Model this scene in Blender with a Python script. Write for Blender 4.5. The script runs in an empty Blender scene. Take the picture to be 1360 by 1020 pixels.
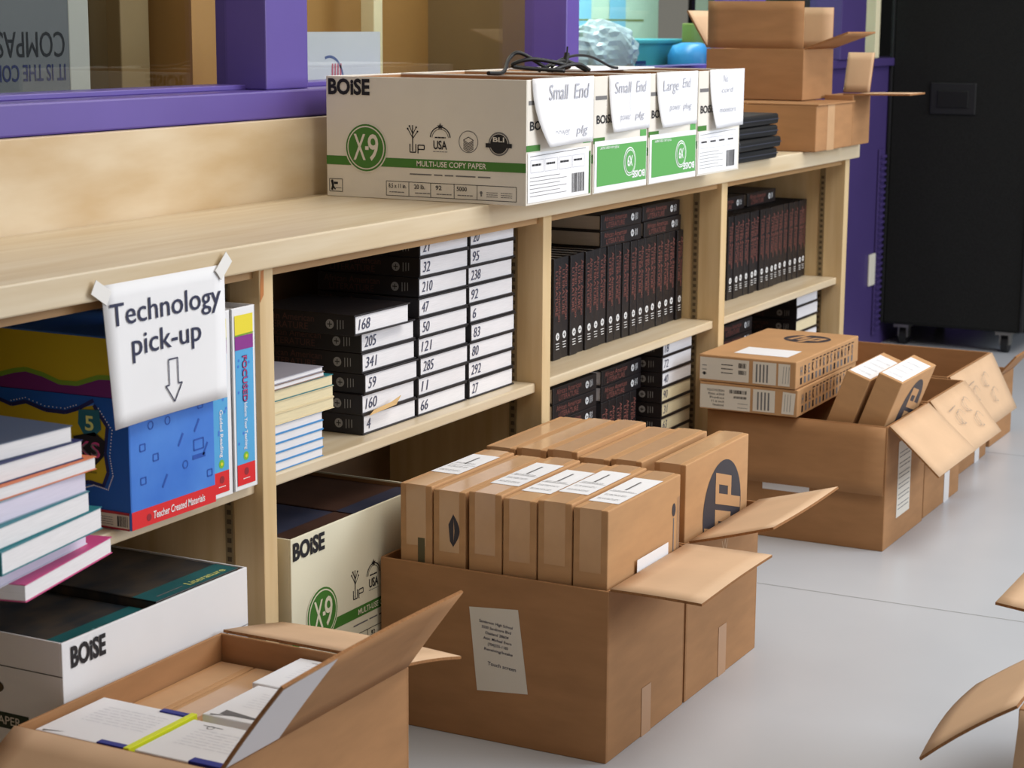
import bpy, bmesh, math, random
from mathutils import Vector, Matrix
random.seed(7)
S = bpy.context.scene
COL = S.collection
PI = math.pi
# ------------------------------------------------------------ camera
F_PX, YAW, PITCH, ROLL = 2557.2, 0.485, 0.1859, 0.0058
CAM = Vector((0.0, -1.7686, 1.2414))
fw = Vector((math.cos(PITCH)*math.cos(YAW), math.cos(PITCH)*math.sin(YAW), -math.sin(PITCH)))
rt = Vector((math.sin(YAW), -math.cos(YAW), 0)); up = rt.cross(fw)
r2 = rt*math.cos(ROLL)+up*math.sin(ROLL); u2 = up*math.cos(ROLL)-rt*math.sin(ROLL)
cd = bpy.data.cameras.new('camera'); cam = bpy.data.objects.new('camera', cd); COL.objects.link(cam)
cd.sensor_width = 36; cd.lens = F_PX*36/1360; cd.clip_start = .05
m = Matrix((r2, u2, -fw)).transposed().to_4x4(); m.translation = CAM; cam.matrix_world = m
cd.dof.use_dof = True; cd.dof.focus_distance = 3.5; cd.dof.aperture_fstop = 9
S.camera = cam
# ------------------------------------------------------------ world, lights, exposure
W = bpy.data.worlds.new('world'); S.world = W; W.use_nodes = True
W.node_tree.nodes['Background'].inputs[0].default_value = (1.0, .91, .80, 1)
W.node_tree.nodes['Background'].inputs[1].default_value = .25
def area(name, loc, tgt, sx, sy, power, col):
    l = bpy.data.lights.new(name, 'AREA'); l.shape = 'RECTANGLE'; l.size = sx; l.size_y = sy
    l.energy = power; l.color = col
    o = bpy.data.objects.new(name, l); COL.objects.link(o); o.location = loc
    o.rotation_euler = (Vector(tgt)-Vector(loc)).to_track_quat('-Z', 'Y').to_euler()
    return o
area('ceiling_lamp', (3.7, -1.7, 3.0), (3.4, -1.0, 0), 3.2, 1.2, 66, (1, .95, .89))
area('ceiling_lamp', (6.2, -1.6, 3.0), (6.2, -1.2, 0), 2.0, 1.2, 24, (1, .95, .88))
area('daylight_window', (5.6, -4.6, 2.3), (2.6, 0.1, .7), 3.0, 2.0, 175, (.82, .90, 1.0))
area('display_fill', (5.7, .64, 1.95), (5.7, 1.2, 1.2), 1.2, .12, 22, (.95, 1, .98))  # added light for the bright space behind the right-hand glass
area('display_fill', (4.0, .535, 1.9), (4.0, .92, 1.2), 1.2, .04, 9, (1, .93, .8))  # added fill that lifts the middle display wall and paper
area('display_fill', (2.6, .535, 1.95), (2.6, 1.1, 1.15), 1.6, .1, 4, (1, .93, .82))  # added fill that lifts the display behind the left glass
vs = S.view_settings; vs.view_transform = 'Standard'; vs.look = 'None'; vs.gamma = 1; vs.exposure = 0.06
vs.use_curve_mapping = False

# ------------------------------------------------------------ materials
def lin(c):
    return tuple(((v/255)/12.92 if v/255 <= .04045 else ((v/255+.055)/1.055)**2.4) for v in c)+(1,)
def mat(name, c, rough=.6, var=.0, scale=8, stretch=(1, 1, 1), spec=.4, metal=0, bump=0, c2=None):
    M = bpy.data.materials.new(name); M.use_nodes = True; n = M.node_tree.nodes; L = M.node_tree.links
    b = n['Principled BSDF']; b.inputs['Roughness'].default_value = rough
    b.inputs['Specular IOR Level'].default_value = spec; b.inputs['Metallic'].default_value = metal
    col = lin(c); b.inputs['Base Color'].default_value = col
    if var or bump:
        tc = n.new('ShaderNodeTexCoord'); mp = n.new('ShaderNodeMapping'); nz = n.new('ShaderNodeTexNoise')
        mp.inputs['Scale'].default_value = stretch; nz.inputs['Scale'].default_value = scale; nz.inputs['Detail'].default_value = 6
        L.new(tc.outputs['Object'], mp.inputs[0]); L.new(mp.outputs[0], nz.inputs['Vector'])
        if var:
            cr = n.new('ShaderNodeValToRGB')
            hi = lin(c2) if c2 else tuple(min(1, v*(1+var)) for v in col[:3])+(1,)
            lo = col if c2 else tuple(v*(1-var) for v in col[:3])+(1,)
            cr.color_ramp.elements[0].position = .3; cr.color_ramp.elements[1].position = .7
            cr.color_ramp.elements[0].color = lo; cr.color_ramp.elements[1].color = hi
            L.new(nz.outputs['Fac'], cr.inputs[0]); L.new(cr.outputs[0], b.inputs['Base Color'])
        if bump:
            bp = n.new('ShaderNodeBump'); bp.inputs['Strength'].default_value = bump; bp.inputs['Distance'].default_value = .003
            L.new(nz.outputs['Fac'], bp.inputs['Height']); L.new(bp.outputs[0], b.inputs['Normal'])
    return M
def clear(name, c, k, rough=.05):
    M = bpy.data.materials.new(name); M.use_nodes = True; n = M.node_tree.nodes; L = M.node_tree.links
    n.remove(n['Principled BSDF']); t = n.new('ShaderNodeBsdfTransparent'); g = n.new('ShaderNodeBsdfGlossy'); x = n.new('ShaderNodeMixShader')
    t.inputs[0].default_value = lin(c); g.inputs['Roughness'].default_value = rough
    x.inputs[0].default_value = k; L.new(t.outputs[0], x.inputs[1]); L.new(g.outputs[0], x.inputs[2])
    L.new(x.outputs[0], n['Material Output'].inputs[0]); return M
CARD = mat('cardboard', (166, 122, 82), .75, .09, 9, (1, 1, 4), .25, bump=.05)
CARD2 = mat('laptop_cardboard', (190, 146, 102), .7, .06, 14, (1, 1, 3), .25)
CARDLIT = mat('lit_flap_card', (208, 174, 140), .75, .05, 10, (1, 1, 1), .25)  # flap insides: glare on the card is put into this paler colour
EDGE = mat('cardboard_edge', (150, 105, 66), .85, .25, 300, (1, 1, 1), .2)
MAPLE = mat('maple_wood', (206, 184, 148), .36, .13, 5, (.5, 7, 7), .5, c2=(222, 206, 178))
MAPLEV = mat('maple_upright', (206, 176, 128), .5, .13, 5, (7, 7, .6), .4, c2=(222, 196, 152))
MAPLEP = mat('maple_splash', (198, 170, 128), .4, .2, 6, (.6, 4, 2.2), .5, c2=(220, 202, 172))
BACKW = mat('dark_back_panel', (118, 92, 66), .7, .12, 6, (1, 4, 4))
PURPLE = mat('purple_paint', (98, 80, 158), .38, .05, 5, (1, 1, 1), .5)
PURPLED = mat('deep_purple_paint', (66, 52, 104), .5, .05, 5, (1, 1, 1), .4)
FLOOR = None
BLACKC = mat('black_book_cover', (30, 25, 27), .42, .15, 10, (1, 1, 1), .45)
PAGES = mat('page_edges', (232, 230, 232), .8, .05, 60, (.4, .4, 9), .2)
PAGESC = mat('cream_page_edges', (228, 214, 176), .8, .06, 60, (.4, .4, 9), .2)
PAGESG = mat('grey_page_edges', (176, 168, 160), .8, .06, 60, (.4, .4, 9), .2)
WHITE = mat('white_paper', (238, 238, 240), .7, .02, 6, spec=.25)
WCARD = mat('white_carton_board', (225, 219, 208), .6, .03, 8, spec=.3)
CREAM = mat('cream_carton_board', (228, 222, 196), .6, .03, 8, spec=.3)
LABEL = mat('off_white_label', (222, 214, 200), .6, .02, 10, spec=.3)
INK = mat('black_ink', (28, 27, 32), .6)
INKB = mat('blue_black_ink', (38, 42, 72), .6)
GREY = mat('pencil_grey', (176, 178, 188), .7)
GREYD = mat('grey_print', (112, 110, 110), .7)
REDT = mat('dull_red_lettering', (128, 76, 68), .6)
REDD = mat('dim_red_lettering', (84, 56, 52), .6)
SILV = mat('pale_emblem', (232, 232, 232), .5)
SILVD = mat('grey_emblem', (150, 148, 146), .5)
GREEN = mat('carton_green', (66, 122, 46), .55)
GREENL = mat('bright_green', (94, 166, 88), .55)
HPK = mat('charcoal_logo', (58, 54, 60), .6)
KRAFT = mat('kraft_ground', (190, 146, 102), .7)
YEL = mat('yellow_print', (196, 172, 34), .5); YELB = mat('bright_yellow', (238, 220, 52), .5)
PURP = mat('magenta_purple', (112, 40, 110), .5); PUR2 = mat('violet_band', (140, 46, 140), .5)
BLU = mat('kit_blue', (44, 106, 206), .5, .14, 5, c2=(86, 146, 228)); BLUD = mat('kit_deep_blue', (26, 88, 170), .5)
CYAN = mat('sky_blue', (86, 170, 222), .5, .06, 12); NAVY = mat('navy', (34, 40, 92), .5); REDP = mat('kit_red', (222, 40, 44), .5)
GRN = mat('leaf_green', (120, 160, 50), .5); TEALB = mat('badge_teal', (38, 104, 116), .5); LEMON = mat('badge_lemon', (222, 224, 130), .5)
TEAL = mat('teal_cover', (40, 120, 130), .45); TEALD = mat('dark_teal_cover', (34, 94, 98), .4, .2, 12)
COVERD = mat('dark_picture_cover', (34, 46, 56), .35, .5, 14, (1, 2, 1), c2=(84, 74, 64))
COVERB = mat('dark_blue_cover', (34, 44, 66), .4, .4, 9, c2=(60, 62, 80)); COVERR = mat('dark_brown_cover', (66, 44, 36), .45, .3, 9)
PINK = mat('pink_cover', (204, 76, 132), .5); LAV = mat('lavender_pages', (218, 212, 230), .7, .04, 50, (.4, .4, 9))
ORG = mat('orange_line', (210, 120, 80), .6); SLATE = mat('slate_cover', (72, 84, 108), .45); BLUECV = mat('blue_book_cover', (72, 148, 208), .4)
GREYCV = mat('grey_magazine_cover', (150, 148, 160), .5)
BLACKM = mat('black_metal', (26, 26, 27), .5, spec=.4); CASE = mat('black_carpeted_case', (27, 27, 26), .85, .25, 160, bump=.2, spec=.2)
STEEL = mat('steel', (150, 148, 142), .35, metal=.9); STRIPM = mat('pilaster_metal', (146, 126, 92), .5, metal=.3); SLOT = mat('slot_dark', (84, 70, 50), .8)
PLAST = mat('ivory_plastic', (222, 216, 200), .4)
CREAMT = mat('cream_trim', (226, 216, 180), .5)
BROWNI = mat('brown_display_wall', (150, 112, 62), .6, .2, 3, (1, 1, .3), c2=(172, 130, 74)); OLIVEI = mat('olive_display_wall', (128, 108, 76), .6, .15, 3, (1, 1, .3))
MINT = mat('mint_board', (196, 234, 214), .6, .06, 4); AQUA = mat('aqua_stripe', (136, 210, 240), .6); TEALBIN = mat('teal_bin', (72, 164, 176), .5); OLIVE = mat('olive_box', (122, 140, 66), .6)
BLUEJ = mat('blue_drum', (60, 148, 210), .35); DKBLUE = mat('sticker_blue', (52, 84, 150), .5); GREYB = mat('grey_poster', (118, 118, 120), .5)
BAG = mat('pale_plastic_bag', (206, 232, 240), .25, .08, 14, bump=.5, spec=.6)
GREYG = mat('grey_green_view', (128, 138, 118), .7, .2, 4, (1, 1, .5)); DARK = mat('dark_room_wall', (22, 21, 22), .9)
TAPE = mat('clear_tape', (204, 164, 124), .16, .04, 30, spec=.6); GLASS = clear('window_glass', (240, 243, 242), .07, .02)
NEON = mat('neon_yellow_band', (226, 236, 44), .4); ROYAL = mat('royal_blue_strip', (36, 46, 140), .4)
REDM = mat('red_drawing', (220, 110, 130), .6); BLUGY = mat('blue_grey_drawing', (110, 124, 170), .6)

def floor_mat():
    M = bpy.data.materials.new('polished_floor'); M.use_nodes = True; n = M.node_tree.nodes; L = M.node_tree.links; b = n['Principled BSDF']
    tc = n.new('ShaderNodeTexCoord'); nz = n.new('ShaderNodeTexNoise'); nz.inputs['Scale'].default_value = 2.2; nz.inputs['Detail'].default_value = 8
    L.new(tc.outputs['Object'], nz.inputs['Vector'])
    cr = n.new('ShaderNodeValToRGB'); cr.color_ramp.elements[0].color = lin((184, 187, 192)); cr.color_ramp.elements[1].color = lin((202, 205, 210))
    L.new(nz.outputs['Fac'], cr.inputs[0]); L.new(cr.outputs[0], b.inputs['Base Color'])
    b.inputs['Roughness'].default_value = .28; b.inputs['Specular IOR Level'].default_value = .5
    return M
FLOOR = floor_mat()

# ------------------------------------------------------------ mesh helpers
def bx(bm, x0, x1, y0, y1, z0, z1, bev=0, mi=0):
    r = bmesh.ops.create_cube(bm, size=1, matrix=Matrix.Translation(((x0+x1)/2, (y0+y1)/2, (z0+z1)/2)) @ Matrix.Diagonal((x1-x0, y1-y0, z1-z0, 1)))
    fs = set(f for v in r['verts'] for f in v.link_faces)
    for f in fs: f.material_index = mi
    if bev:
        es = list(set(e for v in r['verts'] for e in v.link_edges))
        o = bmesh.ops.bevel(bm, geom=es, offset=bev, segments=2, affect='EDGES', profile=.5)
        for f in o['faces']: f.material_index = mi
def cyl(bm, p, q, r, n=16, mi=0):
    p, q = Vector(p), Vector(q); d = q-p
    M = Matrix.Translation((p+q)/2) @ d.to_track_quat('Z', 'Y').to_matrix().to_4x4()
    g = bmesh.ops.create_cone(bm, cap_ends=True, segments=n, radius1=r, radius2=r, depth=d.length, matrix=M)
    for v in g['verts']:
        for f in v.link_faces: f.material_index = mi
def tube(bm, pts, r, n=8, mi=0):
    pts = [Vector(p) for p in pts]; rings = []
    for i, p in enumerate(pts):
        d = (pts[min(i+1, len(pts)-1)]-pts[max(i-1, 0)]).normalized()
        a = d.cross(Vector((0, 0, 1)));
        if a.length < 1e-3: a = d.cross(Vector((0, 1, 0)))
        a.normalize(); b = d.cross(a)
        rings.append([bm.verts.new(p+(a*math.cos(2*PI*k/n)+b*math.sin(2*PI*k/n))*r) for k in range(n)])
    for A, B in zip(rings, rings[1:]):
        for k in range(n):
            f = bm.faces.new((A[k], A[(k+1) % n], B[(k+1) % n], B[k])); f.material_index = mi; f.smooth = True
    bm.faces.new(rings[0][::-1]); bm.faces.new(rings[-1])
def lathe(bm, c, prof, n=24, mi=0):
    rings = [[bm.verts.new((c[0]+r*math.cos(2*PI*k/n), c[1]+r*math.sin(2*PI*k/n), c[2]+z)) for k in range(n)] for r, z in prof]
    for A, B in zip(rings, rings[1:]):
        for k in range(n):
            f = bm.faces.new((A[k], A[(k+1) % n], B[(k+1) % n], B[k])); f.smooth = True; f.material_index = mi
    bm.faces.new(rings[0][::-1]); bm.faces.new(rings[-1])
def obj(name, bm, mats, parent=None):
    me = bpy.data.meshes.new(name); bmesh.ops.recalc_face_normals(bm, faces=bm.faces[:]); bm.to_mesh(me); bm.free()
    for x in (mats if isinstance(mats, (list, tuple)) else [mats]): me.materials.append(x)
    o = bpy.data.objects.new(name, me); COL.objects.link(o)
    if parent: o.parent = parent
    return o
def tag(o, label, cat, group=None):
    n_ = len(label.replace('-', ' ').split())
    if n_ > 16: print('LONG', n_, label)
    o['label'] = label; o['category'] = cat
    if group: o['group'] = group
    return o
def thing(name, label, cat, loc=(0, 0, 0), rz=0, group=None):
    o = bpy.data.objects.new(name, None); COL.objects.link(o); o.location = loc; o.rotation_euler = (0, 0, rz); o.empty_display_size = .05
    return tag(o, label, cat, group)
def struct(name, bm, mats, parent=None):
    o = obj(name, bm, mats, parent)
    if not parent: o['kind'] = 'structure'
    return o
def dup(o, parent=None):
    c = o.copy(); COL.objects.link(c)
    if parent: c.parent = parent
    for ch in list(o.children): dup(ch, c)
    return c
def B(): return bmesh.new()

# ------------------------------------------------------------ printing on flat faces
_tc = {}
def text_geo(s, bold=0, shear=0):
    k = (s, bold, shear)
    if k in _tc: return _tc[k]
    cu = bpy.data.curves.new('t', 'FONT'); cu.body = s; cu.size = 1; cu.offset = bold; cu.shear = shear; cu.resolution_u = 3
    o = bpy.data.objects.new('t', cu); me = bpy.data.meshes.new_from_object(o)
    v = [(p.co.x, p.co.y) for p in me.vertices]; f = [tuple(p.vertices) for p in me.polygons]
    bpy.data.objects.remove(o); bpy.data.curves.remove(cu); bpy.data.meshes.remove(me)
    _tc[k] = (v, f); return _tc[k]
def nx(ik, name, parent):
    """close one printed part and start the next on the same face"""
    ik.build(name, parent); q = Ink(ik.o, ik.u, ik.v, ik.base); q.n = ik.n; return q
class Ink:
    """flat printing laid on a face: origin o, u right, v up, n outward"""
    def __init__(s, o, u, v, base=.0005):
        s.o, s.u, s.v = Vector(o), Vector(u).normalized(), Vector(v).normalized(); s.n = s.u.cross(s.v); s.bm = bmesh.new(); s.mats = []; s.base = base; s.warp = None
    def mi(s, m):
        if m not in s.mats: s.mats.append(m)
        return s.mats.index(m)
    def P(s, x, y, l): return s.o+s.u*x+s.v*y+s.n*(s.base+.00035*l+(s.warp(x, y) if s.warp else 0))
    def poly(s, pts, m, l=0):
        f = s.bm.faces.new([s.bm.verts.new(s.P(x, y, l)) for x, y in pts]); f.material_index = s.mi(m)
    def rect(s, x, y, w, h, m, l=0): s.poly([(x, y), (x+w, y), (x+w, y+h), (x, y+h)], m, l)
    def disc(s, x, y, rx, m, l=0, ry=None, n=40): s.poly([(x+rx*math.cos(2*PI*k/n), y+(ry or rx)*math.sin(2*PI*k/n)) for k in range(n)], m, l)
    def line(s, pts, w, m, l=0):
        for (a, b), (c, d) in zip(pts, pts[1:]):
            t = Vector((c-a, d-b))
            if t.length < 1e-6: continue
            t.normalize(); nx, ny = -t.y*w/2, t.x*w/2
            s.poly([(a-nx, b-ny), (c-nx, d-ny), (c+nx, d+ny), (a+nx, b+ny)], m, l)
    def frame(s, x, y, w, h, t, m, l=0):
        s.line([(x, y), (x+w, y)], t, m, l); s.line([(x, y+h), (x+w, y+h)], t, m, l); s.line([(x, y), (x, y+h)], t, m, l); s.line([(x+w, y), (x+w, y+h)], t, m, l)
    def ring(s, x, y, r, t, m, l=0, a0=0, a1=2*PI, n=36): s.line([(x+r*math.cos(a0+(a1-a0)*k/n), y+r*math.sin(a0+(a1-a0)*k/n)) for k in range(n+1)], t, m, l)
    def text(s, t, x, y, h, m, w=None, bold=0, shear=0, l=1, rot=0, al='L'):
        v, f = text_geo(t, bold, shear)
        if not v: return
        x0 = min(p[0] for p in v); x1 = max(p[0] for p in v); sy = h/.72; sx = w/(x1-x0) if w else sy
        W_ = (x1-x0)*sx; ox = {'L': 0, 'C': -W_/2, 'R': -W_}[al]; c, n = math.cos(rot), math.sin(rot)
        vs_ = []
        for a, b in v:
            a = (a-x0)*sx+ox; b = b*sy; vs_.append(s.bm.verts.new(s.P(x+a*c-b*n, y+a*n+b*c, l)))
        i = s.mi(m)
        for q in f:
            try: fa = s.bm.faces.new([vs_[k] for k in q]); fa.material_index = i
            except ValueError: pass
    def build(s, name, parent):
        me = bpy.data.meshes.new(name); s.bm.to_mesh(me); s.bm.free()
        for x in s.mats: me.materials.append(x)
        o = bpy.data.objects.new(name, me); COL.objects.link(o); o.parent = parent; return o
def scribble(ink, x, y, w, h, m, lw=.0012, l=0, n=1):
    """small print: n lines of broken dashes"""
    for j in range(n):
        yy = y+h*(n-1-j)/max(1, n); a = x
        while a < x+w:
            d = random.uniform(.1, .3)*w; ink.line([(a, yy), (min(x+w, a+d), yy)], lw, m, l); a += d+.03*w
def barcode(ink, x, y, w, h, m, l=0):
    a = x
    while a < x+w-.001: d = random.choice((.0012, .002, .003)); ink.rect(a, y, d, h, m, l); a += d+random.choice((.0012, .002))
def hp_logo(ink, cx, cy, r, rot, l=0, dark=HPK, light=KRAFT, ry=None):
    k = (ry or r)/r; c, s = math.cos(rot), math.sin(rot)
    def T(a, b): a += .27*b; a, b = a*r, b*r; return (cx+a*c-b*s, cy+(a*s+b*c)*k)
    ink.disc(cx, cy, r, dark, l, ry)
    for i, (x0, x1, y0, y1) in enumerate(((-.64, -.42, -.45, .93), (-.42, -.24, .2, .38), (-.24, -.02, -.45, .38), (.1, .32, -.95, .38), (.32, .5, .2, .38), (.5, .72, -.45, .38), (.32, .5, -.45, -.27))):
        ink.poly([T(x0, y0), T(x1, y0), T(x1, y1), T(x0, y1)], light, l+1+.3*(i % 2))

# ------------------------------------------------------------ the room
b = B(); bx(b, -1, 12, -6, 2, -.05, 0); fl = struct('floor', b, FLOOR)
ik = Ink((0, 0, 0), (1, 0, 0), (0, 1, 0), .0003)
jm = mat('floor_joint', (150, 150, 150), .6)
for x in (2.36, 3.965, 5.57): ik.line([(x, -5), (x, .4)], .0035, jm)
ik.build('floor_joints', fl)
YG = .505                                  # window plane
b = B(); bx(b, -.6, 5.52, .41, .55, 0, 1.053); struct('wall_back', b, PURPLED)
b = B(); bx(b, 5.52, 9.0, .45, .6, 0, 1.085); struct('wall_right', b, PURPLED)
b = B(); bx(b, -.6, 5.6, .40, .56, 1.0532, 1.108, .004); bx(b, -.6, 5.6, .47, .54, 1.108, 1.118, .002); struct('trim_1', b, PURPLE)   # window sill rail
b = B(); bx(b, 5.6, 7.6, .43, .56, 1.0852, 1.115, .003); struct('trim_2', b, PURPLED)
for i, (x0, x1, mm) in enumerate(((3.123, 3.269, PURPLE), (4.437, 4.512, PURPLE), (5.72, 5.86, PURPLE), (6.62, 6.9, PURPLED))):
    b = B(); bx(b, x0, x1, .42, .54, 1.1085 if i < 3 else 1.1155, 2.2, .003); struct('trim_%d' % (i+3), b, mm)
b = B(); bx(b, 7.085, 7.135, .44, .5, 1.1155, 2.2, .003); struct('trim_7', b, CREAMT)
for i, (x0, x1) in enumerate(((1.5, 3.125), (3.268, 4.438), (4.51, 5.722), (5.858, 6.622), (6.898, 7.09), (7.13, 7.6))):
    b = B(); bx(b, x0, x1, .512, .517, 1.118, 2.2); o = struct('window_%d' % (i+1), b, GLASS)
# room behind the glass
b = B(); bx(b, -.6, 7.8, .56, 1.45, .98, 1.05); struct('floor_display', b, OLIVEI)
b = B(); bx(b, -.6, 3.6, 1.15, 1.2, 1.05, 2.3); struct('wall_display_left', b, OLIVEI)
b = B(); bx(b, 3.6, 4.6, .92, .97, 1.05, 2.3); bx(b, 3.55, 3.6, .92, 1.2, 1.05, 2.3); struct('wall_display_middle', b, BROWNI)
b = B(); bx(b, 4.6, 4.64, .56, 1.2, 1.05, 2.3); struct('wall_display_side', b, OLIVEI)
b = B(); bx(b, 4.64, 6.8, 1.2, 1.25, 1.05, 2.3); struct('wall_display_right', b, MINT)
b = B(); bx(b, 6.8, 8, 1.0, 1.05, 1.05, 2.3); struct('wall_display_far', b, GREYG)
b = B(); bx(b, 9.0, 9.1, -6, 2, 0, 3.2); struct('wall_far', b, DARK)
b = B(); bx(b, 3.58, 3.63, .8, .85, 1.05, 2.2, .003); bx(b, 4.14, 4.18, .8, .84, 1.05, 2.2, .003)
t = obj('display_post_streak', b, CREAMT); bpy.data.objects.remove(t)
for x0, x1, yy, lb in ((4.131, 4.172, .80, 'cream vertical post behind the glass, just right of the white paper with the red drawing'), (3.40, 3.50, 1.0, 'pale tan strip modelling a pillar reflection in the left window, beside the first purple mullion')):
    b = B(); bx(b, x0, x1, yy, yy+.04, 1.05, 2.2, .003); tag(obj('display_post_streak', b, CREAMT if yy < .9 else OLIVEI), lb, 'post')  # the second is a pillar's reflection in the glass, built as a solid strip
# upside-down poster board
t = thing('poster_board', 'upside-down grey board with black capitals and white edge behind the left window', 'poster', (2.45, .62, 1.06))
b = B(); bx(b, -.6, .335, 0, .006, 0, .62)
o = obj('printed_face', b, GREYB, t)
b = B(); bx(b, .335, .392, -.001, .05, 0, .62, .003); bx(b, -.6, .335, .007, .05, 0, .62); obj('board_edge', b, mat('poster_white_edge', (206, 202, 192), .6), t)
ik = Ink((.335, 0, 0), (1, 0, 0), (0, 0, 1))
for s_, y, h, w, mm in (('IT IS THE COMPASS', .101, .030, .25, NAVY), ('COMPASS', .159, .047, .2, INK), ('YOU NEED', .232+.05, .05, .2, INK)):
    ik.text(s_, -.012, y, h, mm, w=w, rot=PI, bold=.0 if s_ == 'COMPASS' else .012)
o = ik.build('lettering', t); 
# white paper with a red drawing, taped inside the glass
t = thing('paper_sheet', 'white sheet with an arc and red marks behind the middle window', 'paper', (3.57, .56, 1.05))
b = B(); bx(b, -.1, .2, 0, .003, .0, .168); obj('sheet', b, WHITE, t)
ik = Ink((-.1, 0, 0), (1, 0, 0), (0, 0, 1)); ik.ring(.09, .06, .055, .006, BLUGY, a0=-.2, a1=1.9)
for i in range(4): ik.line([(.1+i*.011, .062), (.102+i*.011, .1)], .006, REDM)
ik.line([(.095, .06), (.165, .055)], .008, REDM); ik.build('drawing', t)
# things behind the right-hand glass
ik = Ink((5.06, 1.2, 1.05), (1, 0, 0), (0, 0, 1), .002)
for x, w in ((.62, .12), (1.05, .1), (1.3, .14)): ik.rect(x, 0, w, 1.2, AQUA)
ik.line([(.1, .2), (1.6, .2)], .006, OLIVE, 1); ik.build('aqua_stripes', bpy.data.objects['wall_display_right'])
t = thing('plastic_bag', 'crumpled pale blue plastic bag with a dark blue sticker behind the right window', 'bag', (5.2, .68, 1.05))
b = B(); bmesh.ops.create_icosphere(b, subdivisions=4, radius=1)
for v in b.verts:
    n_ = .05*math.sin(7*v.co.x+3*v.co.z)+.05*math.sin(13*v.co.y+9*v.co.x)+.04*math.sin(23*v.co.z+8*v.co.x)+.03*math.sin(31*v.co.x)
    v.co = Vector((v.co.x*.2*(1+n_), v.co.y*.07*(1+n_), .1+max(-1, v.co.z*(1+n_*.6))*.098))
for f in b.faces: f.smooth = False
obj('bag_body', b, BAG, t)
ik = Ink((.06, -.082, .04), (1, 0, 0), (0, 0, 1)); ik.rect(0, 0, .075, .04, DKBLUE); ik.text('ECO', .008, .02, .012, AQUA, w=.06); ik.build('sticker', t)
b = B(); bx(b, -.2, .2, -.14, .14, 0, .135, .01); bx(b, -.21, .21, -.15, .15, .125, .14, .004); o = obj('storage_bin', b, TEALBIN); o.location = (5.74, .86, 1.05); tag(o, 'teal storage bin behind the right window, right of the plastic bag', 'bin')
b = B(); bx(b, -.11, .11, -.05, .05, 0, .19, .004); o = obj('carton', b, OLIVE); o.location = (5.98, .66, 1.05); tag(o, 'olive green box behind the right window, above the blue drum', 'box')
b = B(); lathe(b, (0, 0, 0), [(.06, 0), (.075, .01), (.075, .09), (.06, .12), (.03, .13)]); o = obj('water_drum', b, BLUEJ); o.location = (5.76, .63, 1.05); tag(o, 'round blue plastic drum behind the right window beside the open cardboard box', 'drum')

# ------------------------------------------------------------ bookcase and worktop
XP = (1.515, 2.494, 3.489, 4.466, 5.4325); PT = .038; DEP = .38
ZC, ZU = .8996, .8557
t = thing('worktop', 'long pale maple worktop with an upright backsplash running over the bookcase', 'worktop', (3.2, .2, ZU))
b = B(); bx(b, -2.0, 2.30, -.22, .18, 0, ZC-ZU, .003); obj('top_slab', b, MAPLE, t)
b = B(); bx(b, -2.0, 2.30, .181, .2, ZC-ZU-.03, 1.053-ZU, .002); obj('backsplash', b, MAPLEP, t)
t = thing('bookcase', 'long open maple bookcase of four bays under the worktop', 'bookcase', (3.4, .2, 0)); ox, oy = 3.4, .2
for x in XP:
    b = B(); bx(b, x-ox, x+PT-ox, 0-oy, DEP-oy, 0, ZU-.0005, .0015); obj('upright', b, MAPLEV, t)
for x0, x1 in zip(XP, XP[1:]):
    b = B(); bx(b, x0+PT-ox+.001, x1-ox-.001, .015-oy, DEP-.012-oy, .4864, .507, .003); obj('shelf', b, MAPLE, t)
    b = B(); bx(b, x0+PT-ox+.001, x1-ox-.001, .01-oy, DEP-.012-oy, .118, .14, .002); obj('base_shelf', b, MAPLE, t)
    b = B(); bx(b, x0+PT-ox+.001, x1-ox-.001, .04-oy, .058-oy, .001, .117); obj('toe_kick', b, BACKW, t)
    b = B(); bx(b, x0+PT-ox+.001, x1-ox-.001, .012-oy, .03-oy, ZU-.0175, ZU-.0005); obj('top_rail', b, mat('rail_wood', (176, 138, 92), .55, .1, 6, (.6, 5, 5)), t)
    b = B(); bx(b, x1-.004-ox, x1-ox+.001, .058-oy, .074-oy, .145, ZU-.03, 0)
    z = .16
    while z < ZU-.05: bx(b, x1-.0046-ox, x1-.003-ox, .062-oy, .07-oy, z, z+.008, 0, 1); z += .0127*1.25
    obj('shelf_pin_strip', b, [STRIPM, SLOT], t)
ik = Ink((XP[1]-ox, -oy, 0), (1, 0, 0), (0, 0, 1)); ik.poly([(.001, .80), (.011, .812), (.012, .86-.008), (.004, .85), (.002, .83)], mat('orange_stain', (186, 116, 56), .5)); ik.build('stain', t)
b = B(); bx(b, XP[0]-ox, XP[-1]+PT-ox, DEP-.011-oy, DEP-oy+.005, .0, ZU-.001); obj('back_panel', b, BACKW, t)

# ------------------------------------------------------------ technology sign
def sheet(name, u0, u1, v0, v1, curl, o, mats, parent, nu=10, nv=10):
    b = B(); g = [[None]*(nv+1) for _ in range(nu+1)]
    for i in range(nu+1):
        for j in range(nv+1):
            s, q = i/nu, j/nv; g[i][j] = curl(s, q, u0+(u1-u0)*s, v0+(v1-v0)*q)
    def lay(dy): return [[b.verts.new(Vector(o)+Vector(p)+Vector((0, dy, 0))) for p in row] for row in g]
    A = lay(0); C = lay(.0006)
    for i in range(nu):
        for j in range(nv):
            for L_ in (A, C):
                f = b.faces.new((L_[i][j], L_[i+1][j], L_[i+1][j+1], L_[i][j+1])); f.smooth = True
    for i in range(nu):
        for j in (0, nv): b.faces.new((A[i][j], A[i+1][j], C[i+1][j], C[i][j]))
    for j in range(nv):
        for i in (0, nu): b.faces.new((A[i][j], A[i][j+1], C[i][j+1], C[i][j]))
    return obj(name, b, mats, parent)
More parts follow.
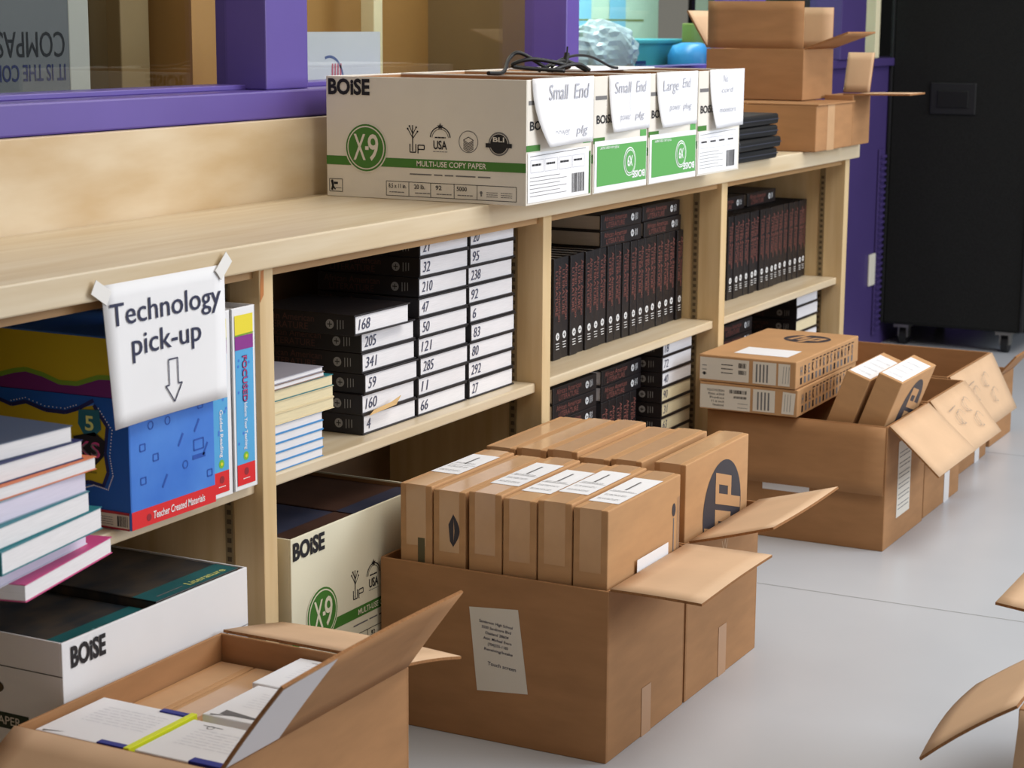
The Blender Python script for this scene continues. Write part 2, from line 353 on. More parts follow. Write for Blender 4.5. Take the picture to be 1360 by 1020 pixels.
t = thing('paper_sign', 'white paper sign with Technology pick-up and a down arrow taped to the worktop edge', 'sign', (2.083, -.0235, .672))
def cu(s, q, x, z): return (x+.006*(1-q)*(1-s)-.003*(1-q)*s, -.010*(1-q)*(1-s)**3-.003*(1-q), z)
sheet('sheet', 0, .287, 0, .205, cu, (0, 0, 0), WHITE, t)
ik = Ink((.006, 0, 0), (1, 0, .0), (0, 0, 1), .001)
ik.warp = lambda x, y: .010*(1-y/.205)*(1-max(0, min(1, x/.287)))**3+.003*(1-y/.205)
ik.text('Technology', .007, .145, .0335, INKB, w=.262, bold=.004); ik.text('pick-up', .052, .098, .0335, INKB, w=.165, bold=.004)
ik.line([(.135, .08), (.157, .08), (.157, .042), (.166, .042), (.146, .016), (.126, .042), (.135, .042), (.135, .08)], .0022, INKB, 1)
ik.build('lettering', t)
for nm, x, z, r in (('masking_tape', -.003, .196, .55), ('masking_tape', .282, .203, -.75)):
    b = B(); bx(b, -.019, .019, -.002, -.0008, -.011, .011, .0003); o = obj(nm, b, mat('frosted_tape', (236, 234, 230), .5), t); o.location = (x, -.0015, z); o.rotation_euler = (0, r, 0)

# ------------------------------------------------------------ open cartons
def flap(parent, side, x0, x1, y0, y1, h, ang, L, label=None, bow=0, slit=True, mats=None, k0=0, k1=1):
    a = math.radians(ang); out = {'-x': (-1, 0), '+x': (1, 0), '-y': (0, -1), '+y': (0, 1)}[side]
    if side[1] == 'x': X = x0 if side == '-x' else x1; p, q = Vector((X, y0, h)), Vector((X, y1, h))
    else: Y = y0 if side == '-y' else y1; p, q = Vector((x0, Y, h)), Vector((x1, Y, h))
    w = q-p; p, q = p+w*k0, p+w*k1; hd = (q-p).normalized(); od = Vector((out[0]*math.cos(a), out[1]*math.cos(a), math.sin(a)))
    nn = hd.cross(od); nn = nn if nn.z > 0 or (abs(nn.z) < 1e-6) else -nn
    up_in = Vector((-out[0]*math.sin(a), -out[1]*math.sin(a), math.cos(a)))     # inner side, coloured paler for glare
    Wd = (q-p).length; b = B(); nu, nv = 8, 5; th = .0045; G = []
    for L_ in (0, 1):
        G.append([[b.verts.new(p+hd*(.003+(Wd-.006)*i/nu)+od*(.002+L*j/nv)+up_in*((th if L_ else 0)-bow*(j/nv)**2*(1-.5*i/nu)+bow*.6*math.sin(PI*i/nu)*(j/nv))) for j in range(nv+1)] for i in range(nu+1)])
    for i in range(nu):
        for j in range(nv):
            for L_ in (0, 1):
                f = b.faces.new((G[L_][i][j], G[L_][i+1][j], G[L_][i+1][j+1], G[L_][i][j+1])); f.smooth = True; f.material_index = 1 if L_ else 0
    for i in range(nu):
        for j in (0, nv): f = b.faces.new((G[0][i][j], G[0][i+1][j], G[1][i+1][j], G[1][i][j])); f.material_index = 2
    for j in range(nv):
        for i in (0, nu): f = b.faces.new((G[0][i][j], G[0][i][j+1], G[1][i][j+1], G[1][i][j])); f.material_index = 2
    o = obj('flap', b, mats or [CARD, CARDLIT, EDGE], parent)
    return o, (p+up_in*th, hd, od, up_in)
def carton(label, x0, x1, y0, y1, h, z=0, flaps=(), name='open_carton', card=CARD, group=None, rz=0):
    cx, cy = (x0+x1)/2, (y0+y1)/2
    t = thing(name, label, 'box', (cx, cy, z), rz, group); a, c = (x1-x0)/2, (y1-y0)/2; w = .005; b = B()
    bx(b, -a, a, -c, c, 0, w, .002); bx(b, -a, -a+w, -c, c, w*.5, h, .0015); bx(b, a-w, a, -c, c, w*.5, h, .0015)
    bx(b, -a+w*.9, a-w*.9, -c, -c+w, w*.5, h, .0012); bx(b, -a+w*.9, a-w*.9, c-w, c, w*.5, h, .0012)
    obj('carton_body', b, card, t); fr = {}
    for f in flaps: fr[f[0]] = flap(t, f[0], -a, a, -c, c, h, *f[1:])
    t['_d'] = 0; del t['_d']
    return t, fr
HC = .305
# A: near left carton of white packages
A_, fa = carton('open brown carton of white packages in front of the white copy carton', 1.868, 2.332, -.37, -.03, HC,
    flaps=(('-x', -28, .165), ('+x', -10, .165, None, .008), ('-y', 55, .158, None, .006)))
p, hd, od, un = fa['-y'][1]
ik = Ink(p-un*.0046, hd, od, .0006); ik.n = -un; pm = mat('pale_flap_paper', (214, 210, 212), .6)
bw = lambda x, y: -(.006*(y/.158)**2*(1-.5*x/.458)-.0036*math.sin(PI*max(0, min(1, x/.458)))*(y/.158)); ik.warp = lambda x, y: -bw(x, y)
for i in range(8):
    for j in range(8):
        e = lambda i, j: (.006+(.118+.010*j/8)*i/8, .006+.15*j/8)
        ik.poly([e(i, j), e(i+1, j), e(i+1, j+1), e(i, j+1)], pm)
ik.build('paper_patch', A_)
# contents of A
def lap_carton(w, d, h, var):     # sealed laptop carton, standing
    b = B(); bx(b, -w/2, w/2, -d/2, d/2, 0, h, .0022); return b
for i in range(5):
    y = -.366+.066*i+.033
    t = thing('laptop_carton', 'long brown laptop carton lying in the lower left carton, %s from its room side' % ('first', 'second', 'third', 'fourth', 'fifth')[i], 'box', (2.1, y, .006), 0, 'laptop cartons inside the lower left carton')
    obj('box_body', lap_carton(.44, .0635, .2575, 0), CARD2, t)
    b = B(); bx(b, -.215, .215, -.022, .022, .2575, .2579); obj('packing_tape', b, TAPE, t)
def package(label, x0, x1, y0, y1, z0, z1, extra=False, rz=0):
    t = thing('white_package', label, 'package', ((x0+x1)/2, (y0+y1)/2, z0), rz, 'white packages in the lower left carton'); a, c, h = (x1-x0)/2, (y1-y0)/2, z1-z0
    b = B(); bx(b, -a, a, -c, c, 0, h, .002); obj('package_body', b, WHITE, t)
    ik = Ink((-a, -c, h), (0, 1, 0), (-1, 0, 0)); ik.o = Vector((a, -c, h)); ik.u = Vector((0, 1, 0)); ik.v = Vector((-1, 0, 0)); ik.n = Vector((0, 0, 1))
    for j in range(7): scribble(ik, .02, .03+.009*j, 2*c-.05, .001, GREY, .0006)
    if extra: ik.poly([(2*c-.045, 2*a-.012), (2*c-.01, 2*a-.006), (2*c-.012, 2*a-.002)], GREYD)
    else: ik.ring(2*c*.72, .018, .005, .0012, GREYD, n=12); ik.line([(2*c*.6, .014), (2*c*.82, .014)], .0012, GREYD)
    ik.build('printing', t)
    return t, a, c, h
t, a, c, h = package('white package with a neon yellow band in the open carton at lower left', 1.895, 2.04, -.197, -.04, .265, .294, True)
b = B(); bx(b, -a-.002, a+.002, -c-.006, -c+.004, -.0, h+.003, .001); obj('yellow_band', b, NEON, t)
for s in (-1, 1): b = B(); xx = s*(a+.0005); bx(b, min(xx, xx-s*.012), max(xx, xx-s*.012), -c+.005, -c+.05, .004, h+.002, .001); obj('blue_strip', b, ROYAL, t)
t, a, c, h = package('white package nearest the camera, right of the neon yellow band in the lower left carton', 1.9, 2.03, -.355, -.206, .265, .294)
b = B(); bx(b, -a-.001, -a+.014, -c+.01, -c+.06, .004, h+.002, .001); obj('blue_strip', b, ROYAL, t)
t, a, c, h = package('white package with a grey wedge mark in the middle of the lower left carton', 2.052, 2.186, -.36, -.203, .265, .294, True)
ik = Ink((a-.02, -c+.03, h), (0, 1, 0), (-1, 0, 0)); ik.u = Vector((0, 1, 0)); ik.v = Vector((-1, 0, 0)); ik.n = Vector((0, 0, 1)); ik.poly([(.02, .1), (.105, .103), (.105, .086)], GREYD); ik.build('wedge_mark', t)
package('white package farthest back in the lower left carton, against its far end', 2.196, 2.322, -.355, -.185, .265, .292)

# B: two cartons packed with upright laptop cartons
def lap_up(label, x, y, z, group, lab=None, feat=None, w=.31, d=.0645, h=.436, lean=0):
    t = thing('laptop_carton', label, 'box', (x, y, z), 0, group)
    obj('box_body', lap_carton(w, d, h, 0), CARD2, t)
    b = B(); bx(b, -w/2+.0, w/2, -.02, .02, h, h+.0004); bx(b, -w/2-.0004, -w/2, -.02, .02, h-.11, h); 
    obj('packing_tape', b, TAPE, t)
    if lab:
        ik = Ink((-w/2, d/2, h), (0, -1, 0), (1, 0, 0), .0009); l0, l1 = lab
        ik.rect(.004, l0, d-.008, l1-l0, WHITE); ik.line([(.006, l0+(l1-l0)*.42), (d-.006, l0+(l1-l0)*.42)], .001, GREYD, 1)
        for k in range(3): scribble(ik, .01, l0+.02+k*.03, d-.024, .012, GREYD, .0012, 1, 2)
        ik.line([(.03, l0+(l1-l0)*.5), (.03, l0+(l1-l0)*.85)], .004, GREYD, 1)
        ik.build('shipping_label', t)
    if feat == 'sticker':
        ik = Ink((-w/2, d/2, h), (0, -1, 0), (0, 0, 1)); ik.rect(.036, -.17, .014, .075, mat('olive_sticker', (88, 80, 54), .6)); ik.build('sticker', t)
    if feat == 'logo':
        ik = Ink((-w/2, d/2, h), (0, -1, 0), (0, 0, 1)); ik.poly([(.04+.011*math.sin(k*PI/8)*1.2, -.04-.06*k/8) for k in range(9)]+[(.04+.003, -.07)], HPK); ik.poly([(.031, -.06), (.041, -.04), (.041, -.1), (.034, -.09)], HPK, 1); ik.build('logo_fragment', t)
    if feat == 'side_print':
        ik = Ink((-w/2, -d/2, h), (1, 0, 0), (0, 0, 1)); ik.disc(w-.03, -.06, .008, HPK, ry=.012); ik.line([(w-.03, -.075), (w-.03, -.15)], .0035, GREYD)
        for k in range(3): ik.line([(w-.014+k*.005, -.04), (w-.014+k*.005, -.16)], .0008, GREYD)
        ik.build('side_print', t)
    if feat == 'hp':
        ik = Ink((-w/2, -d/2, h), (1, 0, 0), (0, 0, 1)); hp_logo(ik, .185, -.125, .098, PI/2); ik.build('logo', t)
    return t
B1, f1 = carton('open brown carton with an address label on its near end, full of laptop cartons', 2.82, 3.155, -.467, -.02, HC, flaps=(('-y', 1, .165, None, .004),))
ik = Ink((2.82-2.9875, -.5*(.467+.02)*0+.2435-.2235, .0), (0, -1, 0), (0, 0, 1)); ik.o = Vector((-.1675, .0425, 0))
Q = lambda y, z: (-(y+.2435)+.0425, z)
ik.poly([Q(-.217, .09), Q(-.317, .099), Q(-.297, .248), Q(-.201, .24)], LABEL)
ik2 = [('Sanderson High School', .0, .066), ('5500 Sandmore Blvd', .0, .058), ('Oakland 28604', 0, .046), ('Attn: Michael Evans', 0, .056), ('(704)555-1180', 0, .04), ('Receiving/Intake', 0, .056)]
sh = lambda z: -.108*(z-.24)
for k, (s_, _, w) in enumerate(ik2):
    z = .2135-k*.0098; x = Q(-.251, 0)[0]+sh(z); ik.text(s_, x, z, .0052, INKB, w=w, al='C', bold=.01, rot=-.07)
ik.text('Touch screen', Q(-.255, 0)[0]+sh(.14), .138, .0068, INKB, w=.056, al='C', bold=.01, rot=-.07)
ik.build('address_label', B1)
FTAPE = mat('floor_carton_tape', (184, 142, 106), .3)
for x in (.165,):
    b = B(); bx(b, x-.1675-.02, x-.1675+.02, -.2245, -.2239, .0, .09); obj('packing_tape', b, FTAPE, B1)
ordn = ('first', 'second', 'third', 'fourth', 'fifth', 'sixth', 'seventh', 'eighth', 'ninth', 'tenth', 'eleventh', 'twelfth', 'thirteenth', 'fourteenth', 'fifteenth', 'sixteenth', 'seventeenth', 'eighteenth')
fr = [('with a white label and an olive sticker, leftmost of the front row', (.1, .26), 'sticker'), ('without a top label, second from left in the front row', None, 'logo'),
      ('with a white top label, third from left in the front row', (.07, .25), None), ('with a white top label, fourth from left in the front row', (.06, .24), None),
      ('with a white top label, fifth from left in the front row', (.07, .25), None), ('with a tree mark on its side, rightmost of the front row', (.05, .24), 'side_print')]
for i, (lb, la, fe) in enumerate(fr):
    lap_up('upright laptop carton '+lb, 2.9875, -.052-.0345-.0672*i+(-.004 if i > 1 else 0), .006, 'front row of upright laptop cartons', la, fe, h=.436-.004*(i % 2)+.002*i/5)
B2, f2 = carton('open brown carton pressed against the labelled one, holding the back row of laptop cartons', 3.163, 3.53, -.467, -.02, HC, flaps=(('-y', 15, .168, None, -.004),))
b = B(); bx(b, -.02, .02, -.2245, -.2239, .0, .1); obj('packing_tape', b, FTAPE, B2)
ik = Ink((-.1835, -.2235, 0), (1, 0, 0), (0, 0, 1)); ik.line([(.17, .27), (.178, .25), (.186, .272), (.192, .25), (.2, .268)], .0025, CARDLIT); ik.line([(.175, .245), (.2, .24)], .002, CARDLIT); ik.build('pen_scribble', B2)
b = B(); bx(b, 0, .135, -.0011, -.0004, 0, .05); o = obj('paper_slip', b, WHITE); o.location = (2.945, -.4625, .278); tag(o, 'white paper slip tucked between the front laptop cartons and the carton wall', 'paper')
lb5 = ['leftmost of the back row', 'second from left in the back row', 'third from left in the back row', 'fourth from left in the back row', 'fifth from left in the back row, beside the gap', 'with a big round logo, rightmost of the back row']
for i in range(6):
    lap_up('upright laptop carton '+lb5[i], 3.355, -.032-.0325-.0665*i-(.022 if i == 5 else 0)+.004, .006, 'back row of upright laptop cartons', None, 'hp' if i == 5 else None, h=.43+.004*(i % 3), w=.32, d=.0635)

# C, D, E, and one more: far cartons
C_, fc = carton('open brown carton with two flat laptop cartons on its rim, nearest of the far group', 4.355, 4.69, -.478, -.02, HC, flaps=(('-x', -88, .165, None, 0, True, [CARD, CARD, EDGE]), ('-y', -40, .165, None, .004)))
ik = Ink((-.1675, -.229, 0), (1, 0, 0), (0, 0, 1)); ik.rect(.1, .06, .11, .19, LABEL)
for k in range(6): scribble(ik, .11, .08+k*.026, .09, .02, GREYD, .0022, 1, 2)
ik.build('side_label', C_)
ik = Ink((-.1675, .229, 0), (0, -1, 0), (0, 0, 1)); ik.rect(.15, .12, .12, .06, WHITE); ik.build('end_label', C_)
D_, fd = carton('open brown carton with a drooping scribbled flap, second of the far group', 4.71, 5.05, -.474, -.02, HC, flaps=(('-y', -50, .165, None, .004),))
E_, fe = carton('open brown carton with a scribbled flap folded right down, third of the far group', 5.075, 5.535, -.425, -.006, HC, flaps=(('-y', -62, .175, None, .004),))
for T_, (o_, (p, hd, od, un)) in ((D_, fd['-y']), (E_, fe['-y'])):
    ik = Ink(p+un*.003, hd, od, .002); ik.n = un; W_ = .3 if T_ is D_ else .4
    for cx, cy in ((.3*W_, .08), (.68*W_, .11), (.62*W_, .06)):
        for k in range(3): ik.ring(cx+.02*k, cy, .014+.004*k, .0012, GREYD, a0=k, a1=k+4.2, n=14)
    ik.line([(.2*W_, .05), (.42*W_, .045)], .0014, GREYD); ik.build('pen_scribble', T_)
for T_, x in ((D_, .02), (E_, .1)):
    b = B(); yy = -.2275 if T_ is D_ else -.21; bx(b, x, x+.05, yy-.0006, yy-.0001, .0, .1); obj('packing_tape', b, mat('white_tape', (226, 220, 216), .4), T_)
G2, _ = carton('small brown open carton on the floor farthest right, behind the scribbled flap', 5.64, 5.9, -.41, -.1, .2, flaps=(('-y', 50, .1),))
ik = Ink((0, 0, 0), (1, 0, 0), (0, 0, 1)); ik.build('blank', G2); bpy.data.objects.remove(bpy.data.objects['blank'])
# two flat laptop cartons on C
for k in range(2):
    lb = ('under the one with the round logo, on the far carton rim', 'with a round dark logo on top, on the far carton')[k]
    t = thing('laptop_carton', 'flat laptop carton '+lb, 'box', (4.56, -.133, .3105+.068*k), (.012, -.01)[k], 'flat laptop cartons on the far carton')
    w, d, h = .465, .252, .0665; b = B(); bx(b, -w/2, w/2, -d/2, d/2, 0, h, .0025); obj('box_body', b, CARD2, t)
    ik = Ink((-w/2, d/2, 0), (0, -1, 0), (0, 0, 1))
    if k:
        ik.rect(.004, .006, .128, .054, LABEL); ik.rect(.142, .006, .06, .054, LABEL); ik.rect(.207, .006, .03, .054, LABEL)
        scribble(ik, .06, .025, .03, .03, INK, .0022, 1, 3); barcode(ik, .105, .04, .02, .012, INK, 1); barcode(ik, .105, .024, .02, .01, INK, 1); scribble(ik, .01, .02, .012, .03, GREYD, .002, 1, 3); ik.disc(.016, .02, .004, INK, 1)
    else:
        ik.rect(.002, .003, .13, .058, LABEL); ik.rect(.139, .006, .056, .054, LABEL); ik.poly([(.212, .006), (.243, .006), (.247, .058), (.215, .06)], LABEL)
        for j in range(5): ik.text(('TOUCHSCREEN', 'Elite x360', 'Product', '11.6 inch', 'Notebook')[j], .02+.004*j, .046-.009*j, .0055, INK, w=.045-.004*j)
        barcode(ik, .078, .044, .045, .009, INK, 1); barcode(ik, .09, .032, .034, .006, INK, 1); scribble(ik, .1, .01, .026, .02, GREYD, .0012, 1, 2)
    for j in range(4): ik.line([(.152+.009*j, .01), (.152+.009*j, .054)], .004, GREYD, 1)
    for j in range(3): ik.line([(.219+.007*j, .012), (.221+.007*j, .054)], .001, GREYD, 1)
    ik.build('printed_labels', t)
    ik = Ink((-w/2, -d/2, 0), (1, 0, 0), (0, 0, 1))
    for j in range(15):
        x = .03+.027*j; ik.rect(x, .008, .012, .016, GREYD if j % 3 else INK); ik.text('HBEKXWRDSAMNOPQ'[j], x, .03, .022, INK if j % 2 else GREYD, w=.012, bold=.02)
        if j > 2: scribble(ik, x, .056, .018, .001, INK, .003)
    ik.build('side_print', t)
    if k:
        ik = Ink((-w/2, d/2, h), (0, -1, 0), (1, 0, 0)); ik.rect(.07, .055, .14, .1, WHITE); hp_logo(ik, .155, .345, .06, 0); ik.build('top_print', t)
# two tilted laptop cartons inside C
for k, (x, y, lb) in enumerate(((4.52, -.250, 'left one of the two leaning inside the far carton'), (4.525, -.327, 'right one with the dark logo leaning inside the far carton'))):
    t = thing('laptop_carton', 'tilted laptop carton, '+lb, 'box', (x, y, .0195), 0, 'tilted laptop cartons in the far carton'); t.rotation_euler = (.35, 0, 0)
    w, d, h = .29, .062, .425; obj('box_body', lap_carton(w, d, h, 0), CARD2, t)
    ik = Ink((-w/2, d/2, h), (0, -1, 0), (1, 0, 0)); ik.rect(.004, .012, d-.008, w-.05, WHITE)
    for j in range(4): scribble(ik, .012, .04+.05*j, d-.026, .02, GREYD, .002, 1, 2)
    ik.build('shipping_label', t)
    if k: ik = Ink((-w/2, -d/2, h), (1, 0, 0), (0, 0, 1)); hp_logo(ik, .17, -.105, .085, PI/2); ik.build('logo', t)
    t.location.y = y+.0

# F: cartons at the lower right edge
carton('brown carton cut off at the lower right edge, its long flap drooping toward the shelves', 2.59, 2.93, -1.66, -1.205, HC, flaps=(('+y', -32, .168, None, .016), ('-x', -70, .16)))
carton('brown carton behind the drooping flap at the right edge, a pale flap sticking out', 2.975, 3.31, -1.66, -1.205, HC+.012, flaps=(('+y', 6, .13), ('-x', -84, .12)))

# ------------------------------------------------------------ copy paper cartons
def copy_carton(label, loc, rz, W_, D_, h, end, long_=True, board=WCARD, group=None, skirt=0):
    """long printed side at local x=0 facing -x (length D along y); end panel at y=0 facing -y (length W)"""
    t = thing('copy_paper_carton', label, 'box', loc, rz, group); w = .004; b = B()
    bx(b, 0, W_, 0, D_, 0, w, .001); bx(b, 0, w, 0, D_, w*.5, h, .0012); bx(b, W_-w, W_, 0, D_, w*.5, h, .0012); bx(b, w*.9, W_-w*.9, 0, w, w*.5, h, .001); bx(b, w*.9, W_-w*.9, D_-w, D_, w*.5, h, .001)
    obj('carton_body', b, board, t)
    b = B(); i = w+.0008; bx(b, w, i, w, D_-w, .006, h-.003); bx(b, W_-i, W_-w, w, D_-w, .006, h-.003); bx(b, i, W_-i, w, i, .006, h-.003); bx(b, i, W_-i, D_-i, D_-w, .006, h-.003); obj('brown_lining', b, CARD, t)
    ik = Ink((0, D_, 0), (0, -1, 0), (0, 0, 1)); L = D_
    if long_ == 'white':
        ik.text('BOiSE', .04*L, .84*h, .030, INK, w=.17*L, bold=.038, l=2); ik = nx(ik, 'brand_lettering', t)
        ik.line([(0, .62*h), (L, .62*h)], .0012, GREYD); ik.line([(0, .3*h), (L, .3*h)], .0008, GREY)
    else:
        gr = GREEN
        ik.text('BOiSE', .013*L, .855*h, .0295, INK, w=.215*L, bold=.038, l=2); ik = nx(ik, 'brand_lettering', t)
        cx, cy = .207*L, .415*h
        ik.disc(cx, cy, .0485, board, 1); ik.disc(cx, cy, .046, gr, 2); ik.disc(cx, cy, .0425, board, 3); ik.disc(cx, cy, .040, gr, 4)
        ik.text('X', cx-.028, cy-.0235, .052, board, w=.028, bold=.01, l=5); ik.text('9', cx+.005, cy-.0235, .052, board, w=.024, bold=.01, l=5); ik.rect(cx-.001, cy-.004, .008, .007, board, 5); ik = nx(ik, 'round_emblem', t)
        ik.rect(0, .265*h, L, .075*h, gr)
        ik.text('MULTI-USE COPY PAPER', .465*L, .282*h, .0105, board, w=.345*L, bold=.015, l=1)
        scribble(ik, .43*L, .215*h, .4*L, .001, GREYD, .0025); ik = nx(ik, 'green_stripe', t)
        x, y = .445*L, .53*h                     # tree / UP mark
        ik.line([(x, y-.03), (x, y+.02)], .0022, INK)
        for dx, z0, z1 in ((-.011, .0, .013), (.011, -.002, .008), (-.007, .008, .018), (.008, .006, .016)): ik.line([(x, y+z0-.004), (x+dx, y+z1)], .0016, INK); ik.disc(x+dx, y+z1, .002, INK, n=8)
        ik.line([(x-.006, y-.016), (x-.006, y-.032), (x+.007, y-.032), (x+.007, y-.016)], .0022, INK); ik.line([(x+.012, y-.034), (x+.012, y-.018), (x+.026, y-.018), (x+.026, y-.026), (x+.012, y-.026)], .0022, INK)
        ik = nx(ik, 'tree_mark', t)
        x = .583*L; ik.ring(x, y-.004, .022, .0022, INK, a0=.1, a1=PI-.1); ik.ring(x, y-.004, .018, .001, INK, a0=.1, a1=PI-.1)
        st = [(x+(.007 if k % 2 == 0 else .003)*math.sin(k*PI/5), y+.019+(.007 if k % 2 == 0 else .003)*math.cos(k*PI/5)) for k in range(10)]; ik.poly(st, INK, 1)
        ik.text('USA', x, y-.024, .0165, INK, w=.030, al='C', bold=.02); scribble(ik, x-.016, y-.029, .032, .001, GREYD, .0012); scribble(ik, x-.012, y-.002, .024, .001, INK, .0025)
        ik = nx(ik, 'usa_mark', t)
        x = .722*L; ik.ring(x, y-.008, .0205, .0014, GREYD)
        for k in range(5): ik.line([(x-.011, y-.012-.0032*k+.004), (x, y-.018-.0032*k+.004), (x+.011, y-.012-.0032*k+.004)], .0013, INK)
        ik.line([(x-.011, y-.005), (x, y+.001), (x+.011, y-.005), (x, y-.011), (x-.011, y-.005)], .0013, INK)
        ik = nx(ik, 'paper_layers_mark', t)
        x = .87*L; ik.disc(x, y-.01, .0225, GREYD); ik.disc(x, y-.01, .0195, board, 1); ik.disc(x, y-.01, .0185, INK, 2); ik.rect(x-.028, y-.017, .056, .008, INK, 3); ik.text('BLI', x, y-.006, .009, board, w=.024, al='C', l=4, bold=.02)
        ik = nx(ik, 'seal_mark', t)
        bxw = [.31, .425, .535, .652, .765, .955]
        ik.frame(.31*L, .03*h, .645*L, .118*h, .0011, INK)
        for q in bxw[1:5]: ik.line([(q*L, .03*h), (q*L, .148*h)], .0011, INK)
        for q, s_, w_ in ((.322, '8.5 x 11 in.', .09), (.452, '20 lb.', .055), (.56, '92', .03), (.665, '5000', .05)):
            ik.text(s_, q*L, .095*h, .0085, INK, w=w_*L, bold=.01); scribble(ik, (q+.004)*L, .06*h, .075*L, .001, GREYD, .0018)
        ik.disc(.785*L, .09*h, .003, GREYD, 1); ik.line([(.785*L, .06*h), (.785*L, .1*h)], .003, GREYD)
        for q in (.81, .88): scribble(ik, q*L, .06*h, .055*L, .05*h, GREYD, .0012, 0, 3)
        ik = nx(ik, 'info_table', t)
        ik.frame(.014*L, .04*h, .068*L, .105*h, .0013, INK); ik.disc(.028*L, .125*h, .003, INK, n=10); ik.line([(.028*L, .12*h), (.032*L, .085*h), (.026*L, .05*h)], .005, INK); ik.line([(.032*L, .085*h), (.045*L, .055*h)], .003, INK); ik.rect(.036*L, .1*h, .022*L, .02*h, INK); scribble(ik, .046*L, .07*h, .03*L, .001, GREYD, .0015)
    ik.build('corner_icon' if long_ != 'white' else 'seam_lines', t)
    ik = Ink((0, 0, 0), (1, 0, 0), (0, 0, 1)); L = W_
    if end in ('label', 'green'):
        ik.text('BOiSE', .05*L, .6*h, .017, INK, w=.3*L, bold=.02); ik.rect(.0, .43*h, .2*L, .05*h, GREEN); ik.rect(.86*L, .45*h, .12*L, .06*h, GREENL); ik.rect(.03*L, .80*h, .2*L, .008, GREYD)
    if end == 'label':
        ik.rect(.02*L, .02*h, .93*L, .4*h, WHITE, 1); ik.line([(.05*L, .39*h), (.9*L, .41*h)], .0012, GREYD, 2)
        for k in range(4): ik.frame((.06+.21*k)*L, .26*h, .19*L, .1*h, .0008, GREY, 2); scribble(ik, (.08+.21*k)*L, .32*h, .13*L, .001, INK, .004, 2)
        for k in range(6): ik.line([(.05*L, (.22-.03*k)*h), ((.5+.1*(k % 2))*L, (.22-.03*k)*h)], .001, GREYD, 2)
        barcode(ik, .68*L, .05*h, .2*L, .16*h, INK, 2)
        if label.startswith('copy paper carton with its long'): ik.rect(.955*L, .02*h, .025*L, .36*h, GREEN, 2)
    if end == 'green':
        ik.rect(.02*L, .01*h, .97*L, .44*h, WHITE, 1); ik.rect(.06*L, .06*h, .92*L, .345*h, GREENL, 2); cx, cy = .66*L, .24*h
        ik.disc(cx, cy, .030, WHITE, 3); ik.disc(cx, cy, .0275, GREENL, 4); ik.disc(cx, cy, .025, WHITE, 5); ik.disc(cx, cy, .023, GREENL, 6)
        ik.text('X9', cx+.012, cy+.012, .022, WHITE, w=.026, rot=PI, l=7, bold=.02)
        ik.text('BOiSE', .95*L, .15*h, .014, WHITE, w=.24*L, rot=PI, l=4, bold=.03); ik.text('multi-use copy paper', .45*L, .395*h, .007, WHITE, w=.34*L, rot=PI, l=4)
    if end == 'grey':
        ik.line([(0, .8*h), (W_, .8*h)], .0014, INK); ik.disc(.3*L, .5*h, .022, SLOT, 1, .016); ik.rect(0, .12*h, L, .08*h, mat('dark_green_print', (40, 52, 40), .6)); ik.text('MULTI-USE COPY PAPER', .1*L, .135*h, .011, board, w=.8*L, l=1)
    ik.build('printed_end', t)
    return t
cc = [('copy paper carton with its long side and round green emblem showing, nearest on the worktop', 3.218, .284, 'label'),
      ('copy paper carton with a green end panel, beside the carton showing its long side', 3.510, .265, 'green'),
      ('copy paper carton with a green end panel and the Large End note', 3.783, .265, 'green'),
      ('copy paper carton with a barcode end label, last in the row by the brown boxes', 4.056, .258, 'label')]
for i, (lb, x, w, e) in enumerate(cc):
    copy_carton(lb, (x, -.1, ZC+.0006), 0, w, .445, .235, e, True, WCARD, 'copy paper cartons in a row on the worktop')
def note(label, x0, x1, z0, z1, y, lines, curl_=.02, skew=0):
    t = thing('paper_note', label, 'sign', (x0, y, z0), 0, 'handwritten notes taped on the copy paper cartons'); w, h = x1-x0, z1-z0
    def cu(s, q, x, z): return (x+skew*(1-q)**2*(1-s), -.0015-curl_*(1-q)**2*(1-s)**2-.002*math.sin(s*6)*(1-q), z)
    sheet('sheet', 0, w, 0, h, cu, (0, 0, 0), WHITE, t)
    ik = Ink((0, 0, 0), (1, 0, 0), (0, 0, 1), .0012)
    ik.warp = lambda x, y: -cu(max(0, min(1, x/w)), max(0, min(1, y/h)), 0, 0)[1]
    for s_, fx, fz, hh, fw_ in lines: ik.text(s_, fx*w+skew*.3, fz*h, hh, GREY, w=fw_*w, shear=.15, bold=0)
    ik.build('handwriting', t)
note('white note reading Small End on the first copy paper carton', 3.236, 3.503, 1.008, 1.137, -.1015, [('Small', .2, .68, .03, .32), ('End', .62, .68, .03, .25), ('power', .26, .14, .017, .28), ('plg', .66, .14, .017, .2)], .018, .04)
note('white note reading Small End with a drawn arrow on the second copy paper carton', 3.575, 3.782, 1.022, 1.136, -.1015, [('Small', .12, .68, .024, .4), ('End', .64, .68, .024, .25), ('power', .2, .2, .015, .3), ('plg', .62, .2, .015, .24), ('|', .48, .42, .03, .02)], .012, .0)
note('white note reading Large End on the third copy paper carton', 3.815, 4.044, 1.02, 1.137, -.1015, [('Large', .12, .66, .024, .38), ('End', .6, .7, .022, .2), ('power', .25, .3, .015, .3), ('plug', .62, .3, .015, .22)], .012, .01)
note('white note with faint writing hanging past the edge of the fourth copy paper carton', 4.115, 4.33, 1.005, 1.137, -.1015, [('No', .35, .78, .018, .14), ('cord', .3, .6, .014, .35), ('monitors', .2, .26, .014, .55)], .014, .012)
